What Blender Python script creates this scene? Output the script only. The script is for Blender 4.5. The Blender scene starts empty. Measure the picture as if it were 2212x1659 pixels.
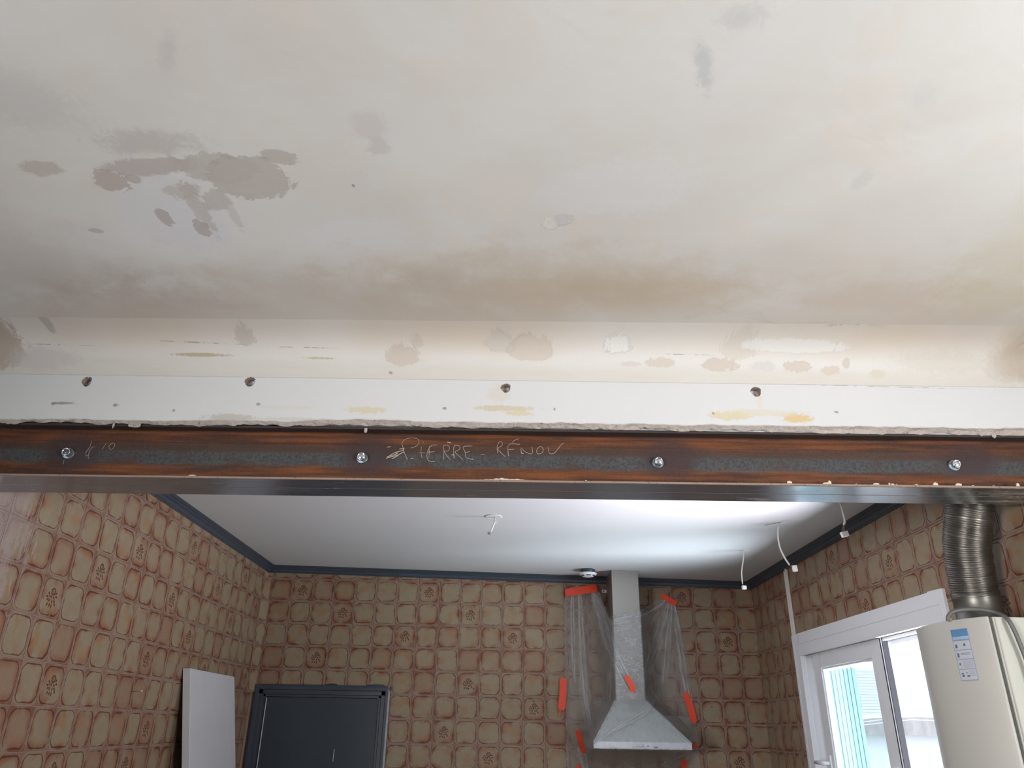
import bpy, bmesh, math, random
import numpy as np
from mathutils import Vector, Matrix, Euler
random.seed(7)
rng = np.random.default_rng(7)
SC = bpy.context.scene
COL = SC.collection
Z0 = 2.42            # height of the first tile joint above the floor; "relative" z = 0 there
XL, XR = -.041, 3.435
S = .15

# ------------------------------------------------------------------ camera, world, lights, exposure
CAM = Vector((1.6704, -5.4826, -.946)); EUL = Euler((2.0016, -.0158, -.0107), 'XYZ'); FPX = 1618.9
cam = bpy.data.objects.new('camera', bpy.data.cameras.new('camera')); COL.objects.link(cam)
cam.location = CAM + Vector((0, 0, Z0)); cam.rotation_euler = EUL
cam.data.sensor_fit = 'HORIZONTAL'; cam.data.sensor_width = 36; cam.data.lens = FPX / 2212 * 36
cam.data.clip_start = .05; cam.data.clip_end = 200
SC.camera = cam
w = bpy.data.worlds.new('sky'); SC.world = w; w.use_nodes = True
nt = w.node_tree; bg = nt.nodes['Background']
bg.inputs['Color'].default_value = (.80, .90, 1, 1); bg.inputs['Strength'].default_value = 2.6
SC.view_settings.view_transform = 'Standard'; SC.view_settings.look = 'None'
SC.view_settings.exposure = 0; SC.view_settings.gamma = 1; SC.view_settings.use_curve_mapping = False
SC.cycles.max_bounces = 6; SC.cycles.diffuse_bounces = 3; SC.cycles.transparent_max_bounces = 12
SC.cycles.use_denoising = True; SC.cycles.caustics_reflective = False; SC.cycles.caustics_refractive = False
SC.cycles.sample_clamp_indirect = 6; SC.cycles.use_adaptive_sampling = True; SC.cycles.adaptive_threshold = .05; SC.cycles.adaptive_min_samples = 16

def area(name, loc, target, sx, sy, power, color=(1, 1, 1), spread=180):
    l = bpy.data.lights.new(name, 'AREA'); l.shape = 'RECTANGLE'; l.size = sx; l.size_y = sy
    l.energy = power; l.color = color; l.spread = math.radians(spread)
    o = bpy.data.objects.new(name, l); COL.objects.link(o)
    o.location = Vector(loc) + Vector((0, 0, Z0))
    d = Vector(target) - Vector(loc); o.rotation_euler = d.to_track_quat('-Z', 'Z').to_euler()
    return o
# daylight through the living-room windows (right side wall and behind the camera) and the kitchen window
area('daylight_side_window', (4.55, -6.3, -1.1), (3.3, -4.6, .15), 1.7, 1.1, 80, (1, .985, .955), 120)
area('daylight_left_window', (-1.12, -6.9, -1.0), (3.4, -2.4, -1.0), 1.6, 1.2, 40, (1, .97, .95), 76)
area('daylight_kitchen_window', (4.55, -1.8, -2.0), (2.5, -1.75, .0), 1.8, 1.1, 222, (.90, .91, 1), 110)

# ------------------------------------------------------------------ helpers
R3 = EUL.to_matrix()
def ray(u, v): return R3 @ Vector(((u - 1106) / FPX, -(v - 829.5) / FPX, -1))
def at(u, v, ax, val):
    d = ray(u, v); t = (val - CAM[ax]) / d[ax]; return CAM + d * t
WORLD = {}
def link(o, loc, parent=None):
    """loc is in relative world coordinates"""
    loc = Vector(loc); COL.objects.link(o); WORLD[o] = loc
    if parent is not None:
        o.parent = parent; o.location = loc - WORLD[parent]
    else: o.location = loc
    return o
def tag(o, label=None, cat=None, group=None, kind=None):
    if label: o['label'] = label
    if cat: o['category'] = cat
    if group: o['group'] = group
    if kind: o['kind'] = kind
    return o
def empty(name, loc, label=None, cat=None, group=None, kind=None):
    o = bpy.data.objects.new(name, None); o.empty_display_size = .05
    link(o, loc); return tag(o, label, cat, group, kind)
class MB:
    def __init__(s): s.v = []; s.f = []; s.m = []; s.smooth = []
    def add(s, vs, fs, mi=0, sm=False):
        b = len(s.v); s.v += [tuple(v) for v in vs]
        for f in fs: s.f.append([b + i for i in f]); s.m.append(mi); s.smooth.append(sm)
    def box(s, x0, x1, y0, y1, z0, z1, mi=0, M=None):
        vs = [Vector((x, y, z)) for x in (x0, x1) for y in (y0, y1) for z in (z0, z1)]
        if M is not None: vs = [M @ v for v in vs]
        s.add(vs, [(0, 1, 3, 2), (4, 6, 7, 5), (0, 4, 5, 1), (2, 3, 7, 6), (0, 2, 6, 4), (1, 5, 7, 3)], mi)
        return s
    def sweep(s, prof, path_axis, a0, a1, mi=0, shift=None, sm=False):
        """extrude closed 2D profile [(p,q)] along x ('x') with world y=p,z=q; along y: x=p,z=q ; along z: x=p,y=q"""
        n = len(prof)
        def P(a, p, q): return {'x': (a, p, q), 'y': (p, a, q), 'z': (p, q, a)}[path_axis]
        vs = [P(a0, *p) for p in prof] + [P(a1, *p) for p in prof]
        s.add(vs, [(i, (i + 1) % n, n + (i + 1) % n, n + i) for i in range(n)] , mi, sm)
        s.add(vs, [tuple(range(n))[::-1], tuple(range(n, 2 * n))], mi)
        return s
    def tube(s, pts, r, n=8, mi=0, cap=True):
        pts = [Vector(p) for p in pts]; rs = r if isinstance(r, (list, tuple)) else [r] * len(pts)
        rings = []; up = None
        for i, p in enumerate(pts):
            t = (pts[min(i + 1, len(pts) - 1)] - pts[max(i - 1, 0)]).normalized()
            if up is None:
                up = t.orthogonal().normalized()
            up = (up - t * up.dot(t)).normalized(); b = t.cross(up)
            rings.append([p + (up * math.cos(2 * math.pi * k / n) + b * math.sin(2 * math.pi * k / n)) * rs[i] for k in range(n)])
        vs = [v for rg in rings for v in rg]; fs = []
        for i in range(len(pts) - 1):
            for k in range(n): fs.append((i * n + k, i * n + (k + 1) % n, (i + 1) * n + (k + 1) % n, (i + 1) * n + k))
        s.add(vs, fs, mi, True)
        if cap: s.add(vs, [tuple(range(n))[::-1], tuple((len(pts) - 1) * n + k for k in range(n))], mi)
        return s
    def lathe(s, prof, center, axis=(0, 0, 1), n=24, mi=0, sm=True):
        ax = Vector(axis).normalized(); u = ax.orthogonal().normalized(); w_ = ax.cross(u); c = Vector(center)
        vs = [c + ax * h + (u * math.cos(2 * math.pi * k / n) + w_ * math.sin(2 * math.pi * k / n)) * r for r, h in prof for k in range(n)]
        fs = [(i * n + k, i * n + (k + 1) % n, (i + 1) * n + (k + 1) % n, (i + 1) * n + k) for i in range(len(prof) - 1) for k in range(n)]
        s.add(vs, fs, mi, sm); s.add(vs, [tuple(range(n))[::-1], tuple((len(prof) - 1) * n + k for k in range(n))], mi)
        return s
    def build(s, name, mats, parent=None, loc=None, bevel=0):
        if loc is None:
            loc = WORLD[parent] if parent is not None else tuple(np.mean(np.array(s.v), axis=0)[:2]) + (min(v[2] for v in s.v),)
        loc = Vector(loc)
        me = bpy.data.meshes.new(name); me.from_pydata([tuple(Vector(v) - loc) for v in s.v], [], s.f)
        for m in (mats if isinstance(mats, (list, tuple)) else [mats]): me.materials.append(m)
        for p, mi, sm in zip(me.polygons, s.m, s.smooth): p.material_index = mi; p.use_smooth = sm
        bm = bmesh.new(); bm.from_mesh(me); bmesh.ops.remove_doubles(bm, verts=bm.verts, dist=1e-6)
        bmesh.ops.recalc_face_normals(bm, faces=bm.faces); bm.to_mesh(me); bm.free(); me.update()
        o = bpy.data.objects.new(name, me); link(o, loc, parent)
        if bevel:
            b = o.modifiers.new('bevel', 'BEVEL'); b.width = bevel; b.segments = 2; b.limit_method = 'ANGLE'
        return o

# ------------------------------------------------------------------ material helpers
class NT:
    def __init__(s, name):
        s.mat = bpy.data.materials.new(name); s.mat.use_nodes = True; s.t = s.mat.node_tree
        s.t.nodes.clear(); s.out = s.n('ShaderNodeOutputMaterial')
        s.b = s.n('ShaderNodeBsdfPrincipled'); s.t.links.new(s.b.outputs[0], s.out.inputs[0])
    def n(s, typ, **kw):
        nd = s.t.nodes.new(typ)
        for k, v in kw.items(): setattr(nd, k, v)
        return nd
    def put(s, sock, val):
        if hasattr(val, 'is_output'): s.t.links.new(val, sock)
        elif isinstance(val, (tuple, list)) and sock.type == 'RGBA': sock.default_value = tuple(val) + ((1,) if len(val) == 3 else ())
        else: sock.default_value = val
    def m(s, op, a, b=None, c=None, clamp=False):
        nd = s.n('ShaderNodeMath', operation=op, use_clamp=clamp); s.put(nd.inputs[0], a)
        if b is not None: s.put(nd.inputs[1], b)
        if c is not None: s.put(nd.inputs[2], c)
        return nd.outputs[0]
    def vm(s, op, a, b=None):
        nd = s.n('ShaderNodeVectorMath', operation=op); s.put(nd.inputs[0], a)
        if b is not None: s.put(nd.inputs[1], b)
        return nd.outputs[1] if op in ('LENGTH', 'DOT_PRODUCT', 'DISTANCE') else nd.outputs[0]
    def xyz(s, v):
        nd = s.n('ShaderNodeSeparateXYZ'); s.put(nd.inputs[0], v); return nd.outputs
    def comb(s, x, y, z):
        nd = s.n('ShaderNodeCombineXYZ')
        for i, a in enumerate((x, y, z)): s.put(nd.inputs[i], a)
        return nd.outputs[0]
    def noise(s, vec, scale=5, detail=3, rough=.55, dist=0, color=False):
        nd = s.n('ShaderNodeTexNoise'); s.put(nd.inputs['Vector'], vec); s.put(nd.inputs['Scale'], scale)
        nd.inputs['Detail'].default_value = detail; nd.inputs['Roughness'].default_value = rough; nd.inputs['Distortion'].default_value = dist
        return nd.outputs['Color' if color else 'Fac']
    def ss(s, v, lo, hi, a=0., b=1.):
        nd = s.n('ShaderNodeMapRange', interpolation_type='SMOOTHSTEP'); s.put(nd.inputs[0], v)
        for i, q in enumerate((lo, hi, a, b)): s.put(nd.inputs[i + 1], q)
        return nd.outputs[0]
    def mix(s, f, a, b, mode='MIX'):
        nd = s.n('ShaderNodeMix', data_type='RGBA', blend_type=mode); s.put(nd.inputs[0], f); s.put(nd.inputs[6], a); s.put(nd.inputs[7], b)
        return nd.outputs[2]
    def obj(s): return s.n('ShaderNodeTexCoord').outputs['Object']
    def pos(s):
        p = s.n('ShaderNodeNewGeometry').outputs['Position']; return s.vm('SUBTRACT', p, (0, 0, Z0))
    def bump(s, h, strength=.3, dist=.002):
        nd = s.n('ShaderNodeBump'); nd.inputs['Strength'].default_value = strength; nd.inputs['Distance'].default_value = dist
        s.put(nd.inputs['Height'], h); s.t.links.new(nd.outputs[0], s.b.inputs['Normal'])
    def set(s, color=None, rough=None, metal=None, **kw):
        if color is not None: s.put(s.b.inputs['Base Color'], color)
        if rough is not None: s.put(s.b.inputs['Roughness'], rough)
        if metal is not None: s.put(s.b.inputs['Metallic'], metal)
        for k, v in kw.items(): s.put(s.b.inputs[k], v)
        return s.mat
def plain(name, color, rough=.5, metal=0., var=.06, scale=20, bump=0., **kw):
    t = NT(name); p = t.obj(); nz = t.noise(p, scale, 4)
    c = t.mix(nz, tuple(x * (1 - var) for x in color), tuple(min(1, x * (1 + var)) for x in color))
    if bump: t.bump(nz, bump)
    return t.set(c, t.ss(nz, .2, .8, max(0, rough - .02), min(1, rough + .02)), metal, **kw)

class Patches:
    """stains, filler and bare patches with shapes of their own, laid out in the plane of the surface"""
    def __init__(s, t, vec2, hi_scale=26, lo_scale=7):
        s.t = t; s.v = vec2
        s.hi = t.m('SUBTRACT', t.noise(vec2, hi_scale, 6, .78, 1.2), .5); s.lo = t.m('SUBTRACT', t.noise(vec2, lo_scale, 3), .5)
    def mask(s, c, r, ang=0, rag=.8, soft=.12, low=.8):
        t = s.t; p = t.vm('SUBTRACT', s.v, (c[0], c[1], 0))
        if ang:
            nd = t.n('ShaderNodeVectorRotate', rotation_type='Z_AXIS'); t.put(nd.inputs['Vector'], p); nd.inputs['Angle'].default_value = -ang; p = nd.outputs[0]
        p = t.vm('DIVIDE', p, (r[0], r[1], 1)); d = t.vm('LENGTH', p)
        d = t.m('MULTIPLY_ADD', s.hi, rag * 3.2, d); d = t.m('MULTIPLY_ADD', s.lo, low, d)
        return t.ss(d, 1 - soft, 1 + soft, 1., 0.)
    def paint(s, col, c, r, color, alpha=1., **kw):
        k = s.mask(c, r, **kw)
        return s.t.mix(s.t.m('MULTIPLY', k, alpha), col, color), k

# ------------------------------------------------------------------ tile materials
FLOWER = []
for k in range(7):                       # rose head: ring of petals round a centre
    a = k / 7 * 2 * math.pi + .2; FLOWER.append((0.01 + .058 * math.cos(a), .105 + .052 * math.sin(a), .030, .021, a + math.pi / 2))
FLOWER += [(.01, .105, .018, .018, 0)]
for x, y, a in ((-.115, .06, 2.6), (-.075, .015, 2.2), (.11, .08, .5), (.135, .02, .1), (.06, .0, -.6), (-.02, .01, 1.5), (-.12, -.05, 3.5), (-.06, -.06, 4.0), (.03, -.07, 4.9), (.10, -.06, 5.5), (-.105, -.135, 4.1), (-.03, -.14, 4.5), (.035, -.155, 4.8), (.13, -.11, 5.4), (-.15, .0, 3.1)):
    FLOWER.append((x, y, .036, .020, a))
def tile_material(name, flower=False):
    t = NT(name)
    uv = t.n('ShaderNodeUVMap'); uv.uv_map = 'UVMap'
    rnd = t.n('ShaderNodeObjectInfo').outputs['Random']
    at_ = t.n('ShaderNodeAttribute', attribute_name='rnd').outputs['Fac']
    r = t.m('FRACT', t.m('ADD', rnd, at_))
    p = t.vm('SUBTRACT', uv.outputs[0], (.5, .5, 0))
    off = t.comb(t.m('MULTIPLY', r, 37.), t.m('MULTIPLY', r, 91.), 0.)
    q = t.vm('ADD', p, off)
    n_f = t.noise(q, 34, 4, .7); n_l = t.noise(q, 2.4, 2, .5); n_l2 = t.noise(t.vm('ADD', q, (7.3, 2.1, 0)), 2.0, 2, .5)
    s = t.xyz(t.vm('ABSOLUTE', p))
    d = t.m('MAXIMUM', t.m('MAXIMUM', s[0], s[1]), t.m('MULTIPLY', t.m('ADD', s[0], s[1]), .595))
    pn = t.m('POWER', t.m('ADD', t.m('POWER', s[0], 5.), t.m('POWER', s[1], 5.)), .2)
    d = t.m('ADD', t.m('MULTIPLY', d, .6), t.m('MULTIPLY', pn, .4))
    d = t.m('MULTIPLY_ADD', t.m('SUBTRACT', n_f, .5), .034, d)
    n_w = t.noise(t.vm('ADD', q, (3.1, 8.2, 0)), 5.5, 3, .6); d = t.m('MULTIPLY_ADD', t.m('SUBTRACT', n_w, .5), .022, d)
    fr = lambda k: t.m('FRACT', t.m('MULTIPLY', r, k))
    redness = t.m('POWER', fr(13.7), 1.6)
    if flower: redness = t.m('MAXIMUM', redness, .62)           # how red this tile was fired
    cream = t.mix(n_l, (.255, .195, .128), (.330, .270, .185))
    cream = t.mix(t.m('MULTIPLY', t.ss(n_l2, .50, .70), .6), cream, (.34, .175, .075))
    edge = t.ss(d, .22, .43)
    blush = t.m('MULTIPLY', t.m('ADD', edge, t.m('MULTIPLY', n_f, .25), clamp=True), t.ss(t.m('ADD', n_l2, t.m('MULTIPLY', redness, .20)), .46, .72))
    field = t.mix(t.m('MULTIPLY', blush, .85), cream, (.235, .085, .045))
    field = t.mix(t.m('MULTIPLY', t.ss(redness, .55, 1.), .42), field, (.27, .145, .10))
    bord = t.mix(t.ss(t.m('ADD', n_l2, t.m('MULTIPLY', redness, .22)), .54, .84), (.285, .198, .146), (.195, .085, .055))
    col = t.mix(t.ss(d, .432, .448), field, bord)
    inner = t.m('MULTIPLY_ADD', t.m('SUBTRACT', n_l2, .5), -.13, .408)
    ring = t.m('MULTIPLY', t.ss(d, inner, t.m('ADD', inner, .020)), t.ss(d, .438, .454, 1., 0.))
    ring = t.m('MULTIPLY', ring, t.ss(n_f, .28, .52, .62, 1.))
    col = t.mix(t.m('MULTIPLY', ring, .95), col, t.mix(n_l2, (.075, .034, .020), (.105, .024, .013)))
    col = t.mix(t.m('MULTIPLY', t.m('SUBTRACT', n_f, .48), .9, clamp=True), col, (.19, .10, .07))
    # crackle of dark pigment at the outer joint
    joint = t.m('MULTIPLY', t.ss(d, .480, .496), t.ss(n_l, .35, .6))
    col = t.mix(t.m('MULTIPLY', joint, .5), col, (.2, .075, .05))
    if flower:
        dm = None
        for (cx, cy, rx, ry, a) in FLOWER:
            cx *= 1.35; cy *= 1.35; rx *= 1.4; ry *= 1.5
            v = t.vm('SUBTRACT', p, (cx, cy, 0))
            nd = t.n('ShaderNodeVectorRotate', rotation_type='Z_AXIS'); t.put(nd.inputs['Vector'], v); nd.inputs['Angle'].default_value = -a
            l = t.vm('LENGTH', t.vm('DIVIDE', nd.outputs[0], (rx, ry, 1)))
            dm = l if dm is None else t.m('MINIMUM', dm, l)
        fl = t.ss(t.m('MULTIPLY_ADD', t.m('SUBTRACT', n_f, .5), 1.3, dm), .75, 1.15, 1., 0.)
        col = t.mix(t.m('MULTIPLY', fl, .92), col, (.115, .034, .020))
    # plaster smeared over the tiles beside the demolished partition (left wall, near the opening)
    P = t.pos(); x, y, z = t.xyz(P)
    sm = t.noise(P, 9, 5, .7); sm2 = t.noise(t.vm('MULTIPLY', P, (1, 3, .8)), 14, 4, .7)
    near = t.m('MULTIPLY', t.ss(y, -2.62, -3.0, 0., 1.), t.ss(x, .5, 1., 1., 0.))
    top = t.ss(z, -1.0, -.25, .1, 1.)
    sm3 = t.noise(t.vm('MULTIPLY', P, (1, 2., .8)), 45, 4, .8)
    sm4 = t.m('MULTIPLY_ADD', sm, .5, t.m('MULTIPLY_ADD', sm2, .6, t.m('MULTIPLY', sm3, .6)))
    k = t.ss(t.m('MULTIPLY_ADD', t.m('MULTIPLY', near, top), .42, sm4), .98, 1.14)
    col = t.mix(t.m('MULTIPLY', k, t.m('MULTIPLY_ADD', t.ss(n_f, .35, .6), .5, .28)), col, t.mix(sm2, (.30, .245, .235), (.46, .39, .38)))
    h = t.m('SUBTRACT', t.m('MULTIPLY', n_f, .25), t.m('MULTIPLY', ring, .7))
    t.bump(h, .35, .0015)
    return t.set(col, t.ss(n_f, .3, .7, .42, .58), 0., **{'Specular IOR Level': .35})
M_TILE = tile_material('glazed_tile'); M_FLOWER = tile_material('glazed_tile_with_flower', True)

# ------------------------------------------------------------------ plain materials
M_JOINT = plain('tile_joint', (.40, .29, .23), .8)
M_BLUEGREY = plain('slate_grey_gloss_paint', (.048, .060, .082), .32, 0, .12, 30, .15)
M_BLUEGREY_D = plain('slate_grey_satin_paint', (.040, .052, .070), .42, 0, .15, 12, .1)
M_PAINTWHITE = plain('white_paint', (.66, .66, .67), .5, 0, .04, 12)
M_PVC = plain('white_pvc', (.78, .80, .84), .42, 0, .01, 3)
M_PVCIN = plain('white_pvc_profile', (.72, .74, .78), .35, 0, .03)
M_RUBBER = plain('black_rubber_seal', (.05, .05, .06), .5)
M_STEELBR = plain('brushed_stainless_steel', (.34, .33, .31), .42, .75, .06, 60)
M_HOODBODY = plain('satin_hood_steel', (.50, .53, .52), .36, .65, .04, 40)
M_BAND = plain('pale_satin_aluminium', (.62, .65, .72), .35, .5, .03, 30)
M_ZINC = plain('zinc_plated_steel', (.62, .66, .70), .22, 1., .1, 200)
M_ZINCD = plain('dull_zinc', (.22, .26, .30), .38, 1., .2, 200)
M_THREAD = plain('dark_bolt_end', (.11, .115, .15), .45, .8, .2, 200)
M_CABLEW = plain('white_cable_sheath', (.72, .69, .66), .4)
M_CABLEG = plain('grey_cable_sheath', (.12, .12, .115), .45, 0, .1, 40)
M_BLOCK = plain('white_terminal_plastic', (.83, .82, .78), .35)
M_WIRE = plain('thin_copper_wire', (.35, .25, .2), .4, .5)
M_DARK = plain('black_plastic', (.02, .022, .03), .4)
M_HOLE = plain('raw_hole_interior', (.26, .19, .155), .95, 0, .4, 60, .4)
M_BOILER = plain('cream_enamel', (.50, .49, .455), .34, 0, .03, 6)
M_BOILER2 = plain('cream_enamel_side', (.50, .515, .46), .38, 0, .05, 9)
M_SEAM = plain('dark_seam', (.07, .075, .065), .7, 0, .2, 80)
M_STBLUE = plain('blue_print', (.10, .24, .44), .45, 0, .2, 60)
M_STWHITE = plain('pale_sticker', (.50, .52, .58), .45, 0, .04, 60)
M_STINK = plain('dark_blue_ink', (.10, .12, .2), .5)
M_STGREY = plain('grey_blue_ink', (.27, .31, .42), .5)
M_STLIGHT = plain('light_blue_print', (.34, .48, .64), .5)
M_FLOOR = plain('floor_screed', (.30, .26, .23), .6, 0, .15, 3)
M_OUTWHITE = plain('white_render_outside', (.85, .86, .88), .8)
M_SHUT = plain('pale_blue_shutter', (.15, .235, .255), .5, 0, .05, 8)
M_LOUV = plain('white_louvre', (.80, .84, .88), .5)
M_STONE = plain('grey_roof_stone', (.42, .38, .38), .8, 0, .4, 3)
M_GROUND = plain('pale_terrace', (.62, .62, .6), .85, 0, .1, 2)
M_CHALK = plain('scratched_chalk', (.40, .34, .30), .8, 0, .3, 300)
M_PLASTBIT = plain('dry_plaster_bits', (.62, .53, .45), .9, 0, .12, 80, .5)

# near ceiling ------------------------------------------------------
def zc_near(x): return .215 + .012 * x
def zc_kit(x): return .092 - .017 * x
def cpx(u, v, ru, rv):
    """patch centre and radii on the near ceiling plane from a spot seen in the photograph"""
    z = .25; a = at(u, v, 2, z); b = at(u + ru, v, 2, z); c = at(u, v - rv, 2, z); d = at(u, v + rv, 2, z)
    return (a.x, a.y), (max(.004, abs(b.x - a.x)), max(.004, abs(c.y - d.y) / 2))
def ceiling_material():
    t = NT('old_painted_plaster_ceiling'); P = t.pos(); x, y, z = t.xyz(P); v2 = t.comb(x, y, 0.)
    big = t.noise(v2, 1.3, 3, .5, .6); mid = t.noise(v2, 4, 4, .6, .3); fine = t.noise(v2, 40, 4)
    col = t.mix(t.ss(big, .32, .68), (.655, .63, .60), (.70, .695, .685))
    col = t.mix(t.m('MULTIPLY', t.ss(mid, .50, .62), .45), col, (.69, .645, .59))
    col = t.mix(t.m('MULTIPLY', t.ss(t.noise(t.vm('ADD', v2, (5, 3, 0)), 2.7, 4, .6, .5), .57, .66), .4), col, (.69, .69, .72))
    pt = Patches(t, v2); hs = []
    def add(u, v, ru, rv, color, alpha=1., h=0, **kw):
        nonlocal col
        c, r = cpx(u, v, ru, rv); col, k = pt.paint(col, c, r, color, alpha, **kw)
        if h: hs.append((k, h))
    # filler areas
    add(370, 440, 110, 95, (.66, .655, .69), .75, rag=.5, soft=.15)
    add(1330, 400, 160, 60, (.70, .70, .73), .6, rag=.6, soft=.3, ang=-.2)
    add(1040, 400, 110, 70, (.70, .66, .62), .6, rag=.4, soft=.15)
    add(880, 340, 140, 60, (.70, .69, .67), .5, rag=.5, soft=.15)
    add(780, 500, 120, 40, (.70, .70, .73), .5, rag=.5, soft=.4)
    # humid brown stains along the partition
    br = dict(rag=.30, soft=.70, low=2.2)
    add(1150, 625, 300, 75, (.52, .42, .31), .62, **br)
    add(1420, 640, 200, 62, (.53, .42, .31), .55, **br)
    add(700, 632, 380, 58, (.53, .46, .39), .45, **br)
    add(340, 665, 190, 52, (.45, .35, .29), .55, **br)
    add(1900, 640, 160, 45, (.56, .44, .35), .5, **br)
    add(2120, 660, 110, 55, (.54, .44, .32), .5, **br)
    add(90, 560, 200, 80, (.49, .44, .41), .35, **br)
    add(1650, 560, 600, 36, (.62, .58, .53), .4, **br)
    add(2200, 560, 120, 130, (.60, .56, .42), .4, **br)
    # bare and scraped patches
    add(330, 290, 110, 26, (.50, .47, .45), .6, rag=.9, soft=.5)
    add(545, 372, 82, 48, (.50, .465, .435), .85, rag=.4, soft=.06, h=-1)
    add(610, 325, 42, 16, (.50, .465, .435), .85, rag=.6, soft=.06, ang=.2); add(470, 345, 90, 30, (.50, .465, .435), .8, rag=.6, soft=.08)
    add(400, 395, 40, 18, (.51, .475, .445), .7, rag=.8, soft=.1); add(470, 415, 30, 22, (.50, .465, .435), .7, rag=.8, soft=.1)
    add(330, 342, 100, 18, (.48, .44, .42), .85, rag=.5, soft=.2, ang=-.12)
    add(432, 430, 16, 55, (.51, .47, .44), .7, rag=.9, soft=.15, h=-1); add(505, 440, 10, 40, (.53, .49, .46), .5, rag=.9, soft=.3)
    add(248, 373, 40, 22, (.48, .415, .385), .85, rag=.7, soft=.05, h=-1)
    add(292, 368, 16, 10, (.47, .43, .39), .8, rag=.7, soft=.08)
    add(90, 343, 46, 16, (.48, .43, .40), .7, rag=.5, soft=.2)
    add(361, 452, 14, 18, (.45, .42, .41), .85, rag=.5, soft=.08, h=-1)
    add(441, 478, 17, 17, (.45, .42, .41), .85, rag=.6, soft=.08, h=-1)
    add(215, 480, 16, 5, (.45, .42, .41), .7, rag=.7, soft=.15)
    add(820, 302, 26, 20, (.53, .49, .47), .5, rag=.9, soft=.3, ang=.4)
    add(800, 260, 38, 30, (.61, .565, .55), .6, rag=.5, soft=.4)
    add(1520, 140, 18, 62, (.52, .53, .54), .7, rag=.8, soft=.5, ang=-.35)
    add(1600, 30, 50, 30, (.52, .53, .55), .5, rag=.8, soft=.6)
    add(1990, 205, 40, 22, (.56, .57, .57), .35, rag=.8, soft=.8, ang=.8)
    add(1215, 466, 26, 12, (.54, .55, .58), .55, rag=.9, soft=.3, h=1)
    add(1188, 472, 16, 14, (.74, .72, .69), .8, rag=.8, soft=.2, h=1)
    add(366, 95, 16, 45, (.56, .545, .55), .6, rag=.7, soft=.6, ang=.5)
    add(60, 200, 110, 60, (.50, .50, .50), .4, rag=.7, soft=.6, ang=.3)
    add(765, 387, 4, 4, (.30, .29, .30), .8, rag=.3, soft=.2)
    add(1860, 385, 18, 22, (.60, .60, .59), .6, rag=.8, soft=.5)
    # hairline cracks near the partition
    for (u, v, ru, rv, a) in ((1540, 703, 55, 1.6, .0), (1650, 690, 60, 1.5, .35), (1760, 695, 48, 1.4, -.05), (1630, 720, 18, 1.6, .9)):
        add(u, v, ru, rv, (.34, .30, .27), .75, rag=.15, soft=.35, low=.3, ang=a)
    add(1560, 700, 90, 30, (.62, .61, .57), .6, rag=.4, soft=.1, h=1)
    jy = t.m('MULTIPLY_ADD', t.m('SUBTRACT', mid, .5), .22, y)
    col = t.mix(t.m('MULTIPLY', t.ss(y, -3.56, -3.40), .8), col, t.mix(t.ss(t.noise(t.comb(x, 9., 0.), 1.6, 2), .35, .65), (.60, .57, .535), (.565, .50, .435)))
    h = t.m('MULTIPLY_ADD', mid, .8, t.m('MULTIPLY', fine, .12))
    for k, s_ in hs: h = t.m('MULTIPLY_ADD', k, s_ * .22, h)
    t.bump(h, .5, .006)
    return t.set(col, .85)
M_CEIL = ceiling_material()

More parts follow.
